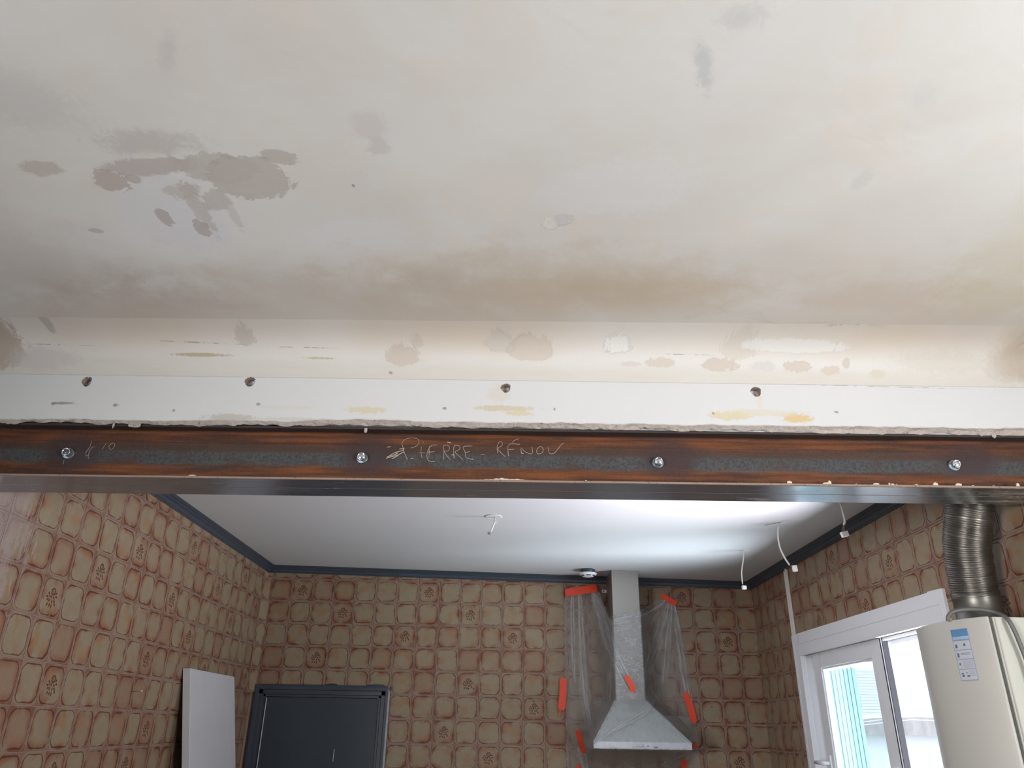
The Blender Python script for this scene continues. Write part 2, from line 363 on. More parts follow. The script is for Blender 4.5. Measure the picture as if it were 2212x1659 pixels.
def lintel_material():
    t = NT('patched_lintel_plaster'); P = t.pos(); x, y, z = t.xyz(P); v2 = t.comb(x, z, 0.)
    st = t.comb(t.m('MULTIPLY', x, 1.), t.m('MULTIPLY', z, 7.), 0.)      # horizontal trowel streaks
    ns = t.noise(st, 5, 5, .6); nf = t.noise(v2, 60, 4, .7); nl = t.noise(v2, 3, 3)
    upper = t.mix(ns, (.50, .475, .435), (.56, .55, .53))
    lower = t.mix(nl, (.525, .54, .56), (.56, .565, .57))
    zz = t.m('SUBTRACT', z, t.m('MULTIPLY', x, .006)); edge = t.m('MULTIPLY_ADD', t.m('SUBTRACT', nf, .5), .002, zz)
    up = t.ss(edge, .0900, .0918)
    col = t.mix(up, lower, upper)
    topw = t.ss(z, .13, .19, 0., .85); col = t.mix(topw, col, (.60, .595, .585))
    cove = t.mix(t.ss(t.noise(t.comb(x, 9., 0.), 1.6, 2), .35, .65), (.60, .57, .535), (.565, .50, .435))
    zs = t.m('SUBTRACT', z, t.m('MULTIPLY', x, .012)); zs = t.m('MULTIPLY_ADD', t.m('SUBTRACT', nl, .5), .05, zs)
    col = t.mix(t.ss(zs, .135, .205), col, cove)
    pt = Patches(t, v2, 45, 12); hs = []
    def add(u, v, ru, rv, color, alpha=1., h=0, broken=False, **kw):
        nonlocal col
        if broken: alpha = t.m('MULTIPLY', t.ss(t.noise(t.comb(x, 3., t.m('MULTIPLY', z, .3)), 24, 3, .7), .44, .56), alpha)
        color = tuple(q * .84 for q in color); a = at(u, v, 1, -3.23); k1 = 2.45 / FPX
        col, k = pt.paint(col, (a.x, a.z), (ru * k1, rv * k1), color, alpha, **kw)
        if h: hs.append((k, h))
    pk = (.575, .50, .435)
    add(10, 762, 55, 42, (.42, .34, .28), .8, rag=.6, soft=.15, low=.6)
    add(95, 780, 75, 22, (.56, .52, .52), .6, rag=.7, soft=.3)
    add(148, 739, 9, 7, (.47, .43, .40), .8, rag=.6, soft=.2)
    add(545, 752, 20, 10, (.55, .51, .47), .8, rag=.8, soft=.15)
    add(872, 776, 36, 17, pk, .8, rag=.6, soft=.1, h=-1); add(905, 757, 12, 8, pk, .6, rag=.8, soft=.1)
    add(1080, 760, 34, 12, (.60, .56, .50), .8, rag=.5, soft=.1, h=-1); add(1145, 768, 48, 18, (.60, .54, .47), .8, rag=.4, soft=.08, h=-1)
    add(1330, 763, 28, 12, (.76, .75, .73), .9, rag=1.0, soft=.1, h=2)
    add(1425, 788, 28, 9, pk, .7, rag=.8, soft=.1); add(1360, 790, 22, 5, (.57, .52, .49), .6, rag=1, soft=.2)
    add(1550, 792, 38, 13, pk, .8, rag=.7, soft=.08, h=-1); add(1585, 768, 40, 20, (.63, .58, .52), .7, rag=.6, soft=.12)
    add(1650, 795, 30, 10, (.58, .56, .56), .6, rag=.7, soft=.2); add(1720, 795, 30, 10, pk, .75, rag=.8, soft=.08, h=-1)
    add(1790, 802, 22, 9, pk, .7, rag=.7, soft=.08); add(1823, 790, 8, 9, (.56, .52, .46), .8, rag=.6, soft=.1)
    add(1895, 810, 16, 9, (.60, .56, .49), .8, rag=.9, soft=.12)
    add(2190, 790, 55, 38, (.42, .33, .25), .75, rag=.4, soft=.7); add(2050, 790, 130, 20, (.58, .53, .46), .5, rag=.7, soft=.5)
    add(1700, 765, 120, 9, (.75, .745, .73), .8, rag=.5, soft=.15, h=1)
    add(2000, 745, 200, 8, (.60, .60, .58), .6, rag=.8, soft=.4)
    ye = (.62, .55, .36)
    for (u, v, ru, rv, c, a) in ((440, 773, 55, 3.2, (.42, .38, .22), .8), (695, 779, 34, 2.2, (.50, .44, .28), .8), (790, 886, 42, 8, ye, .75), (620, 880, 60, 4, (.64, .62, .54), .6),
                           (1090, 882, 68, 6, (.58, .47, .33), .7), (1120, 893, 30, 6, ye, .8), (1575, 898, 42, 9, ye, .85), (1722, 904, 32, 10, (.64, .46, .22), .85), (1640, 892, 95, 8, (.62, .58, .44), .6),
                           (1075, 850, 22, 18, (.62, .55, .45), .4), (1640, 866, 8, 16, (.66, .60, .50), .5), (495, 902, 52, 8, (.48, .44, .40), .75), (640, 906, 90, 4, (.55, .52, .48), .6), (1640, 940, 60, 4, (.6, .55, .4), .3)):
        add(u, v, ru, rv, c, a, rag=.9, soft=.25)
    for (u, v, ru) in ((140, 871, 22), (115, 872, 6), (250, 875, 5), (558, 873, 4), (375, 887, 3), (845, 806, 4), (1807, 890, 5), (1540, 892, 3), (960, 882, 4), (1198, 884, 2)):
        add(u, v, ru, 3.2, (.25, .22, .20), .75, rag=.9, soft=.3)
    for (u, v, ru, rv, a) in ((440, 756, 90, 1.1, .012), (1720, 748, 110, 1.4, .01), (1800, 749, 45, 1.8, -.06), (1910, 739, 45, 1.4, .04), (1480, 775, 50, 1.0, 0), (2160, 748, 60, 1.4, -.1), (1930, 836, 180, .9, .006), (1590, 702, 50, 1.2, .1), (100, 757, 110, 1.0, .0), (2195, 760, 20, 2, -.3), (660, 763, 60, .8, 0)):
        add(u, v, ru, rv * .8, (.30, .26, .23), .75, rag=.1, soft=.5, low=.5, ang=-a, broken=True)
    h = t.m('MULTIPLY_ADD', ns, .5, t.m('MULTIPLY', nf, .15)); h = t.m('MULTIPLY_ADD', up, .5, h)
    for k, s_ in hs: h = t.m('MULTIPLY_ADD', k, s_ * .35, h)
    t.bump(h, .5, .003)
    return t.set(col, .8)
M_LINTEL = lintel_material()
def mortar_material():
    t = NT('rough_broken_mortar'); P = t.pos(); n1 = t.noise(P, 22, 5, .7); n2 = t.noise(P, 90, 3, .6)
    col = t.mix(n1, (.27, .235, .215), (.50, .45, .415)); col = t.mix(t.ss(n2, .62, .72), col, (.22, .18, .16))
    t.bump(t.m('ADD', n1, t.m('MULTIPLY', n2, .5)), .9, .008); return t.set(col, .95)
M_MORTAR = mortar_material()
def kitchen_ceiling_material():
    t = NT('matt_white_ceiling_paint'); P = t.pos(); n = t.noise(P, 2.5, 3); nf = t.noise(P, 90, 3)
    col = t.mix(n, (.64, .645, .66), (.69, .69, .70)); t.bump(nf, .15, .002); return t.set(col, .8)
M_KCEIL = kitchen_ceiling_material()

def rust_material():
    t = NT('rusty_rolled_steel_web'); P = t.pos(); x, y, z = t.xyz(P)
    z = t.m('SUBTRACT', z, t.m('MULTIPLY', x, .006))
    st = t.comb(x, 0., t.m('MULTIPLY', z, 14.)); n1 = t.noise(st, 3.2, 5, .6); n2 = t.noise(P, 120, 4, .75); n3 = t.noise(t.comb(x, 0., z), 6, 4, .6); n4 = t.noise(t.comb(x, 0., t.m('MULTIPLY', z, 40.)), 2, 3, .6)
    zd = t.m('MULTIPLY_ADD', t.m('SUBTRACT', n3, .5), .035, z)
    up = t.ss(zd, -.132, -.108); lo = t.ss(zd, -.202, -.186, 1., 0.)
    rust = t.mix(t.ss(n1, .32, .70), (.045, .018, .010), (.165, .052, .014))
    rust = t.mix(t.m('MULTIPLY', t.ss(n4, .5, .62), .55), rust, (.045, .018, .014))
    scale_ = t.mix(t.ss(n2, .36, .62), (.030, .030, .033), (.068, .069, .072))
    brown = t.mix(n3, (.040, .024, .020), (.070, .036, .022))
    mid = t.mix(t.m('MULTIPLY', t.ss(n3, .26, .52), t.ss(z, -.140, -.155)), brown, scale_)
    col = t.mix(t.m('MAXIMUM', up, lo), mid, rust)
    # dark burnt halo round each bolt, drill runs above
    for bx in (.228, 1.191, 2.163, 3.141):
        d = t.vm('LENGTH', t.comb(t.m('MULTIPLY', t.m('SUBTRACT', x, bx + .03), .75), 0., t.m('ADD', z, .150)))
        k = t.ss(t.m('MULTIPLY_ADD', n3, .05, d), .06, .12, .75, 0.); col = t.mix(k, col, (.040, .022, .024))
    # plaster dust and splashes
    sp = t.noise(t.comb(t.m('MULTIPLY', x, .5), 3., t.m('MULTIPLY', z, 1.6)), 55, 4, .8)
    col = t.mix(t.ss(sp, .735, .76), col, (.40, .34, .29))
    dust = t.m('MULTIPLY', t.ss(t.noise(t.comb(x, 7., t.m('MULTIPLY', z, 2.)), 5, 5, .7), .56, .80), t.ss(x, .05, .7, .55, .12))
    col = t.mix(dust, col, (.19, .17, .16))
    # line marked along the web
    ln = t.ss(t.m('ABSOLUTE', t.m('ADD', z, .118)), .0006, .0016, .55, 0.); col = t.mix(ln, col, (.03, .012, .010))
    t.bump(t.m('ADD', n2, n1), .35, .0012)
    return t.set(col, t.ss(n2, .3, .7, .55, .8), .15, **{'Specular IOR Level': .4})
M_RUST = rust_material()
def flange_material():
    t = NT('bare_blued_steel_flange'); P = t.pos(); x, y, z = t.xyz(P)
    st = t.comb(x, t.m('MULTIPLY', y, 5.), z); n1 = t.noise(st, 6, 5, .7); n2 = t.noise(t.comb(t.m('MULTIPLY', x, .35), t.m('MULTIPLY', y, 2.2), 0.), 9, 4, .65, .4); n3 = t.noise(P, 150, 3, .7)
    col = t.mix(n1, (.19, .195, .22), (.34, .35, .385))
    right = t.ss(x, 2.75, 3.35); col = t.mix(t.m('MULTIPLY', right, .5), col, (.16, .17, .155))
    sm = t.m('MULTIPLY', t.ss(t.m('MULTIPLY_ADD', right, .10, n2), .60, .74), .75)
    col = t.mix(sm, col, (.36, .34, .32))
    end = t.m('MULTIPLY', t.ss(x, 3.10, 3.36), t.ss(t.noise(t.comb(x, t.m('MULTIPLY', y, 6.), 0.), 16, 4, .75), .50, .56)); col = t.mix(end, col, (.58, .56, .46))
    t.bump(t.m('ADD', n1, t.m('MULTIPLY', n3, .3)), .2, .001)
    return t.set(col, t.m('ADD', t.ss(n1, .3, .7, .17, .27), t.m('MULTIPLY', sm, .3)), t.m('SUBTRACT', .72, t.m('MULTIPLY', sm, .6)))
M_FLANGE = flange_material()
M_FLANGE_SHADE = plain('shade_dark_flange_steel', (.035, .024, .022), .7, .1, .3, 40)  # upper flanges: shade under the plaster edge put into the steel colour
def toe_material():
    t = NT('worn_flange_edge'); P = t.pos(); n = t.noise(t.comb(t.xyz(P)[0], 0., 0.), 12, 5, .7); n2 = t.noise(P, 130, 3)
    col = t.mix(n, (.20, .13, .10), (.34, .24, .19)); col = t.mix(t.ss(n2, .62, .7), col, (.1, .05, .03)); return t.set(col, .6, .2)
M_TOE = toe_material()
def duct_material():
    t = NT('crinkled_aluminium_duct'); P = t.obj(); n = t.noise(P, 25, 4, .7)
    col = t.mix(n, (.15, .14, .125), (.25, .235, .21)); t.bump(n, .25, .003); return t.set(col, t.ss(n, .3, .7, .28, .42), .9)
M_DUCT = duct_material()
def tape_material():
    t = NT('orange_masking_tape'); P = t.obj(); n = t.noise(P, 60, 3); col = t.mix(n, (.78, .060, .022), (.90, .085, .035))
    t.bump(n, .3, .001); return t.set(col, .5, 0., **{'Emission Strength': 0.})
M_TAPE = tape_material()
def film_material(name, base, tint=(.93, .93, .96), soft=False):
    t = NT(name); t.t.links.remove(t.out.inputs[0].links[0])
    P = t.obj(); x, y, z = t.xyz(P)
    n = t.noise(t.comb(t.m('MULTIPLY', x, 6.), t.m('MULTIPLY', y, 6.), z), 6, 5, .65); cr = t.noise(P, 38, 5, .75, .6)
    t.bump(t.m('ADD', t.m('MULTIPLY', n, .6), cr), .8, .012); t.set(tint, .22, 0., **{'Specular IOR Level': .8})
    t.put(t.b.inputs['Transmission Weight'], 0.)
    lw = t.n('ShaderNodeLayerWeight'); lw.inputs[0].default_value = .35
    tr = t.n('ShaderNodeBsdfTransparent'); tr.inputs[0].default_value = (.93, .93, .93, 1)
    fac = t.m('ADD', t.m('MULTIPLY', t.ss(n, .42, .75), .08), t.m('MULTIPLY_ADD', lw.outputs['Facing'], .30, base), clamp=True)
    if soft:
        ac = t.n('ShaderNodeAttribute', attribute_name='across').outputs['Fac']; al = t.n('ShaderNodeAttribute', attribute_name='along').outputs['Fac']
        pl = t.noise(t.comb(t.m('MULTIPLY', ac, 9.), t.m('MULTIPLY', al, 2.2), t.m('MULTIPLY', x, 2.)), 1., 4, .7)
        e = t.m('SINE', t.m('MULTIPLY', ac, math.pi)); e = t.ss(e, .0, .8)
        ends = t.m('MULTIPLY', t.ss(al, .0, .06), t.ss(al, .82, 1., 1., 0.))
        fac = t.m('MULTIPLY', t.m('MULTIPLY', t.m('MULTIPLY_ADD', t.ss(pl, .42, .66), .62, .14), e), ends)
    else:
        rg = t.m('SUBTRACT', 1., t.m('ABSOLUTE', t.m('MULTIPLY_ADD', t.noise(t.comb(t.m('MULTIPLY', x, .7), y, t.m('MULTIPLY', z, 2.0)), 13, 3, .6, .6), 2., -1.)))
        on = t.m('MULTIPLY', t.m('MULTIPLY', t.ss(x, -.125, -.105), t.ss(x, .075, .095, 1., 0.)), t.m('MULTIPLY', t.ss(z, .50, .54), t.ss(z, 1.10, 1.12, 1., 0.)))
        fac = t.m('ADD', fac, t.m('MULTIPLY', t.m('MULTIPLY', t.ss(rg, .955, 1.), .5), on), clamp=True)  # crinkle glints and haze on the chimney stretch painted in as opacity
        fac = t.m('ADD', fac, t.m('MULTIPLY', on, .12), clamp=True)
    gl = t.n('ShaderNodeBsdfGlossy'); gl.inputs['Roughness'].default_value = .12; gl.inputs[0].default_value = (1, 1, 1, 1)
    t.t.links.new(t.b.inputs['Normal'].links[0].from_socket, gl.inputs['Normal'])
    tl = t.n('ShaderNodeBsdfTranslucent'); tl.inputs[0].default_value = (.95, .95, .97, 1); mt = t.n('ShaderNodeMixShader'); mt.inputs[0].default_value = .5
    t.t.links.new(t.b.outputs[0], mt.inputs[1]); t.t.links.new(tl.outputs[0], mt.inputs[2])
    ms = t.n('ShaderNodeMixShader'); t.put(ms.inputs[0], fac); t.t.links.new(tr.outputs[0], ms.inputs[1]); t.t.links.new(mt.outputs[0], ms.inputs[2])
    ms2 = t.n('ShaderNodeMixShader'); ms2.inputs[0].default_value = .05; t.t.links.new(ms.outputs[0], ms2.inputs[1]); t.t.links.new(gl.outputs[0], ms2.inputs[2])
    t.t.links.new(ms2.outputs[0], t.out.inputs[0]); return t.mat
M_FILM = film_material('clear_polythene_film', .17); M_FOLD = film_material('gathered_polythene_film', .50, soft=True)
M_FLAP = film_material('stretched_film_sheen', .72, (.60, .63, .56))  # light reflected by the stretched film painted as tint and opacity
def glass_material():
    t = NT('window_glass'); t.t.links.remove(t.out.inputs[0].links[0])
    tr = t.n('ShaderNodeBsdfTransparent'); tr.inputs[0].default_value = (.95, .98, .98, 1); gl = t.n('ShaderNodeBsdfGlossy'); gl.inputs['Roughness'].default_value = .02
    ms = t.n('ShaderNodeMixShader')
    ms.inputs[0].default_value = .05; t.t.links.new(tr.outputs[0], ms.inputs[1]); t.t.links.new(gl.outputs[0], ms.inputs[2]); t.t.links.new(ms.outputs[0], t.out.inputs[0]); return t.mat
M_GLASS = glass_material()

# ------------------------------------------------------------------ room shell
NX0, NX1, NY0 = -.95, 4.35, -8.4          # living room extents
def slab(name, boxes, mat, label, kind='structure', loc=(0, 0, 0)):
    m = MB()
    for b in boxes: m.box(*b)
    return tag(m.build(name, mat, loc=loc), label, 'structure', kind=kind)
FZ = -Z0
slab('floor', [(NX0 - .3, NX1 + .3, NY0 - .3, .3, FZ - .1, FZ)], M_FLOOR, 'bare grey brown floor under both rooms')
# kitchen ceiling (slightly tilted) and living room ceiling
m = MB(); x0, x1 = XL - .2, XR + .2
m.add([(x, y, zc_kit(x) + dz) for dz in (0, .08) for x in (x0, x1) for y in (-3.05, .15)], [(0, 1, 3, 2), (4, 6, 7, 5), (0, 4, 5, 1), (2, 3, 7, 6), (0, 2, 6, 4), (1, 5, 7, 3)])
ceilk = tag(m.build('ceiling', M_KCEIL, loc=(0, 0, 0)), 'smooth matt white kitchen ceiling behind the steel beam', 'ceiling', kind='structure')
m = MB(); x0, x1 = NX0 - .2, NX1 + .2
m.add([(x, y, zc_near(x) + dz) for dz in (0, .1) for x in (x0, x1) for y in (NY0 - .2, -3.12)], [(0, 1, 3, 2), (4, 6, 7, 5), (0, 4, 5, 1), (2, 3, 7, 6), (0, 2, 6, 4), (1, 5, 7, 3)])
tag(m.build('ceiling', M_CEIL, loc=(0, 0, 0)), 'old stained and patched plaster ceiling in front of the beam', 'ceiling', kind='structure')

# backing walls of the kitchen
DOOR = (-.009, .905, -.70)
wall_back = slab('wall_back', [(XL - .2, DOOR[0] + .05, 0, .2, FZ, .2), (DOOR[1] - .05, XR + .2, 0, .2, FZ, .2), (DOOR[0] + .05, DOOR[1] - .05, 0, .2, DOOR[2] - .05, .2)], M_JOINT, 'far kitchen wall of brown and cream patterned tiles')
wall_left = slab('wall_left', [(XL - .25, XL, -3.03, 0, FZ, .2)], M_JOINT, 'left kitchen wall of brown and cream patterned tiles')
WIN = (-2.32, -.80, -1.50, -.53)        # clear opening y0,y1,z0,z1
wall_right = slab('wall_right', [(XR, XR + .12, -3.03, WIN[0], FZ, .2), (XR, XR + .12, WIN[1], 0, FZ, .2), (XR, XR + .12, WIN[0], WIN[1], FZ, WIN[2]), (XR, XR + .12, WIN[0], WIN[1], WIN[3], .2)], M_JOINT, 'right kitchen wall of brown and cream patterned tiles round the window')

# ---- tiles
TILES = {}
def tile_mesh(a0, a1, b0, b1, flower):
    key = (round(a0, 3), round(a1, 3), round(b0, 3), round(b1, 3), flower)
    if key in TILES: return TILES[key]
    g = .0011; c = .0016; d = .0035
    X0, X1, Z_0, Z_1 = (a0 - .5) * S + g, (a1 - .5) * S - g, (b0 - .5) * S + g, (b1 - .5) * S - g
    vs = [(X0, 0, Z_0), (X1, 0, Z_0), (X1, 0, Z_1), (X0, 0, Z_1), (X0, -d + .001, Z_0), (X1, -d + .001, Z_0), (X1, -d + .001, Z_1), (X0, -d + .001, Z_1),
          (X0 + c, -d, Z_0 + c), (X1 - c, -d, Z_0 + c), (X1 - c, -d, Z_1 - c), (X0 + c, -d, Z_1 - c)]
    fs = [(0, 1, 5, 4), (1, 2, 6, 5), (2, 3, 7, 6), (3, 0, 4, 7), (4, 5, 9, 8), (5, 6, 10, 9), (6, 7, 11, 10), (7, 4, 8, 11), (8, 9, 10, 11)]
    me = bpy.data.meshes.new('tile'); me.from_pydata(vs, [], fs); me.materials.append(M_FLOWER if flower else M_TILE)
    uv = me.uv_layers.new(name='UVMap')
    for l in me.loops:
        v = me.vertices[l.vertex_index].co; uv.data[l.index].uv = (v.x / S + .5, v.z / S + .5)
    TILES[key] = me; return me
def put_tile(parent, center, rot, a=(0, 1), b=(0, 1), flower=False):
    if a[1] - a[0] < .05 or b[1] - b[0] < .05: return
    o = bpy.data.objects.new('tile', tile_mesh(a[0], a[1], b[0], b[1], flower)); link(o, center, parent); o.rotation_euler = (0, 0, rot); return o
def stuff_tiles(parent, name, cells):
    """cells too low to be seen in the photograph: same tile shape, one mesh"""
    me = bpy.data.meshes.new(name); vs = []; fs = []; uvs = []; rn = []
    src = tile_mesh(0, 1, 0, 1, False); sv = [v.co.copy() for v in src.vertices]
    P0 = WORLD[parent]
    for (c, rot) in cells:
        R = Matrix.Rotation(rot, 3, 'Z'); b = len(vs); r = random.random()
        vs += [tuple(R @ v + Vector(c) - P0) for v in sv]
        for p in src.polygons:
            fs.append([b + i for i in p.vertices]); uvs += [(sv[i].x / S + .5, sv[i].z / S + .5) for i in p.vertices]; rn.append(r)
    me.from_pydata(vs, [], fs); me.materials.append(M_TILE)
    uv = me.uv_layers.new(name='UVMap')
    for l, u in zip(uv.data, uvs): l.uv = u
    at_ = me.attributes.new('rnd', 'FLOAT', 'FACE'); at_.data.foreach_set('value', rn)
    o = bpy.data.objects.new(name, me); link(o, P0, parent); return tag(o, kind='stuff')
def overlap(lo, hi, a0, a1): return lo < a1 - 1e-4 and hi > a0 + 1e-4

ROWS_L = 9        # rows built tile by tile (0..8), -1 is the cut row under the cornice
# back wall: columns from x=0
FL_B = {(1, 0), (7, 0), (19, 0), (3, 1), (9, 1), (14, 1), (6, 2), (11, 2), (21, 2), (2, 3), (16, 3), (9, 4), (12, 5), (18, 5), (8, 6), (15, 6), (10, 7), (21, 7)}
low = []
for i in range(0, 23):
    for j in range(-1, 16):
        x = (i + .5) * S; z = -(j + .5) * S
        a = (0, 1) if (i + 1) * S <= XR else (0, (XR - i * S) / S)
        b = (0, 1) if j >= 0 else (0, .42)
        if z - S / 2 < FZ: continue
        if x < DOOR[1] and z + S / 2 < DOOR[2] + .01: continue
        if x < DOOR[1] and z - S / 2 < DOOR[2]: b = (1 - (z + S / 2 - DOOR[2]) / S, 1)
        if j < ROWS_L: put_tile(wall_back, (x, 0, z), 0, a, b, (i, j) in FL_B)
        else: low.append(((x, 0, z), 0))
stuff_tiles(wall_back, 'lower_tiles', low)
# left wall: columns k from y0
FL_L = {(3, 1), (1, 2), (-1, 3), (7, 0), (10, 1), (13, 0), (15, 1), (6, 2), (12, 2), (8, 3), (5, 4), (10, 4), (15, 4), (0, 5), (5, 7), (1, 7), (6, 6), (-2, 6), (13, 6)}
low = []
for k in range(-4, 17):
    for j in range(-1, 16):
        y = -2.4902 + (k + .5) * S; z = -(j + .5) * S
        if z - S / 2 < FZ: continue
        a = (0, 1)
        if k == -4: a = (max(0, (-3.03 - (y - S / 2)) / S), 1)
        if k == 16:                                     # narrow last column set askew across the corner
            dx, dy = .036, .0902; ln = math.hypot(dx, dy); rot = math.atan2(dy, dx)
            if z + S / 2 < DOOR[2] + .02: dx = .0
            c = Vector((XL + .002, -.0902, z)) + Vector((math.cos(rot), math.sin(rot), 0)) * S / 2 if dx else Vector((XL, -.0902 + S / 2, z))
            if j < ROWS_L:
                c = Vector((XL + .002, -.0902, z)) + Vector((math.cos(rot), math.sin(rot), 0)) * ln / 2 if dx else Vector((XL, -.0451, z))
                o = put_tile(wall_left, c, rot if dx else math.pi / 2, (0, 1), (0, 1) if j >= 0 else (0, .22), False); o.scale.x = ln / S if dx else .6
            continue
        if j < ROWS_L: put_tile(wall_left, (XL, y, z), math.pi / 2, a, (0, 1) if j >= 0 else (0, .48), (k, j) in FL_L)
        elif k > -4: low.append(((XL, y, z), math.pi / 2))
stuff_tiles(wall_left, 'lower_tiles', low)
# right wall
FL_R = {(1, 0), (5, 1), (3, 2), (-6, 0), (-1, 2), (-6, 3), (10, 3), (9, 5)}
low = []
for k in range(-8, 13):
    for j in range(-1, 16):
        y = -1.1995 - (k + .5) * S; z = -(j + .5) * S
        if z - S / 2 < FZ: continue
        a = (0, 1); b = (0, 1) if j >= 0 else (0, .12)
        if k == 12: a = (0, (3.03 + y + S / 2) / S)
        ys, ye = y - S / 2, y + S / 2      # local +u runs toward -y
        if overlap(z - S / 2, z + S / 2, WIN[2], WIN[3]) and overlap(ys, ye, WIN[0], WIN[1]):
            if z + S / 2 > WIN[3] + .01: b = (1 - (z + S / 2 - WIN[3]) / S, 1)
            elif z - S / 2 < WIN[2] - .01 : b = (0, (WIN[2] - (z - S / 2)) / S)
            elif ye > WIN[1]: a = (0, (ye - WIN[1]) / S)
            elif ys < WIN[0]: a = (1 - (WIN[0] - ys) / S, 1)
            else: continue
        if j < ROWS_L: put_tile(wall_right, (XR, y, z), -math.pi / 2, a, b, (k, j) in FL_R)
        elif k < 12: low.append(((XR, y, z), -math.pi / 2))
stuff_tiles(wall_right, 'lower_tiles', low)
# corner column of the right wall (narrower strip)
for j in range(-1, ROWS_L):
    pass
# screw holes and nails in the back wall
def hit_back(u, v): return at(u, v, 1, -.0035)
for (u, v) in ((1011.9, 1488), (1023, 1488), (1171.6, 1490.7), (1153.6, 1515.2), (1180, 1516), (1084, 1513.5), (1189.5, 1592), (1537.5, 1527)):
    p = hit_back(u, v); MB().lathe([(.0001, -.0006), (.0042, -.0006), (.0042, .001)], p, (0, 1, 0), 10).build('screw_hole', M_DARK, wall_back)
for (u, v) in ((1053.5, 1415), (1079, 1415), (893.5, 1413)):
    p = hit_back(u, v); MB().lathe([(.0035, -.004), (.004, -.003), (.0018, -.002), (.0018, .002)], p, (0, 1, 0), 10).build('screw_head', M_ZINC, wall_back)
p = at(1699.4, 1417.6, 0, XR - .0035); MB().lathe([(.0001, -.0006), (.005, -.0006), (.005, .001)], p, (1, 0, 0), 10).build('screw_hole', M_DARK, wall_right)
p = at(286, 1494, 0, XL + .0035)
nail = tag(MB().tube([p, p + Vector((.05, 0, .004))], .0018, 6).lathe([(.004, 0), (.004, .0015)], p + Vector((.05, 0, .004)), (1, 0, 0), 8).build('nail', M_ZINC, loc=p), 'bare nail sticking out of the left tiled wall', 'nail')

# kitchen cornices (trim): slate grey moulding
def cornice(name, side, label):
    H = .048; D = .052
    prof = [(0, -H), (.010, -H), (.013, -H + .006), (.018, -H + .008), (.022, -.026), (.030, -.021), (.036, -.012), (.045, -.010), (.049, -.004), (D, 0), (D, .02), (0, .02)]
    m = MB(); n = len(prof)
    def P(s, d, h):
        if side == 'back': x = XL + d + s * (XR - XL - 2 * d); y = -d
        elif side == 'left': x = XL + d; y = -3.03 + s * (3.03 - d)
        else: x = XR - d; y = -3.03 + s * (3.03 - d)
        return (x, y, zc_kit(x) + h)
    N = 40 if side == 'back' else 30
    vs = [P(s / N, d, h + (rng.normal() * .0007 if h < .01 and (q == 0 or q == n - 3) else 0)) for s in range(N + 1) for q, (d, h) in enumerate(prof)]
    m.add(vs, [(i * n + k, i * n + (k + 1) % n, (i + 1) * n + (k + 1) % n, (i + 1) * n + k) for i in range(N) for k in range(n)])
    m.add(vs, [tuple(range(n)), tuple(N * n + k for k in range(n))[::-1]])
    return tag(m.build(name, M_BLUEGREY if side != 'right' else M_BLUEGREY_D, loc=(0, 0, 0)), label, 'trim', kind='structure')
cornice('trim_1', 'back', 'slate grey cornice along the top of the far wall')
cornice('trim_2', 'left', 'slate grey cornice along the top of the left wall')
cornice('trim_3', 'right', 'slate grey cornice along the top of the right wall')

# ------------------------------------------------------------------ lintel / partition
part = tag(MB().box(NX0 - .2, NX1 + .2, -3.205, -3.03, -.055, .45).box(NX0 - .2, XL - .0, -3.226, -3.03, FZ, -.055).box(XR, NX1 + .2, -3.226, -3.03, FZ, -.055).build('wall_partition', M_LINTEL, loc=(0, 0, 0)), 'plastered partition above and beside the opening between the two rooms', 'wall', kind='structure')
YF = -3.23
def zbot(x): return -.066 + .0155 * x - .0018 * x * x
xs = np.arange(NX0, NX1 + .001, .0085); nn = len(xs)
def fbm(n, scales, seed):
    r = np.random.default_rng(seed); out = np.zeros(n)
    for s_, a in scales:
        k = r.normal(size=int(n / s_) + 3); out += a * np.interp(np.arange(n) / s_, np.arange(len(k)), k)
    return out
rag = fbm(nn, [(28, .0022), (7, .0012), (2, .0007)], 3)
m = MB(); rows = []
def prof_at(i):
    x = xs[i]; zt = zc_near(x); zb = zbot(x) + rag[i]
    return [(YF - .17, zt + .001), (YF - .13, zt - .004), (YF - .092, zt - .012), (YF - .060, zt - .025), (YF - .034, zt - .044), (YF - .016, zt - .068), (YF - .006, zt - .093), (YF - .0025, zt - .115), (YF - .0025, .0915 + .006 * x), (YF, .0895 + .006 * x), (YF, zb), (YF + .003, zb - .003), (YF + .03, zb - .001), (YF + .03, zt + .05), (YF - .17, zt + .05)]
K = len(prof_at(0)); vs = [(xs[i], p, q) for i in range(nn) for p, q in prof_at(i)]
m.add(vs, [(i * K + k, i * K + (k + 1) % K, (i + 1) * K + (k + 1) % K, (i + 1) * K + k) for i in range(nn - 1) for k in range(K)])
m.add(vs, [tuple(range(K)), tuple((nn - 1) * K + k for k in range(K))[::-1]])
coat = m.build('plaster_coat', M_LINTEL, part)
for p_ in coat.data.polygons: p_.use_smooth = True
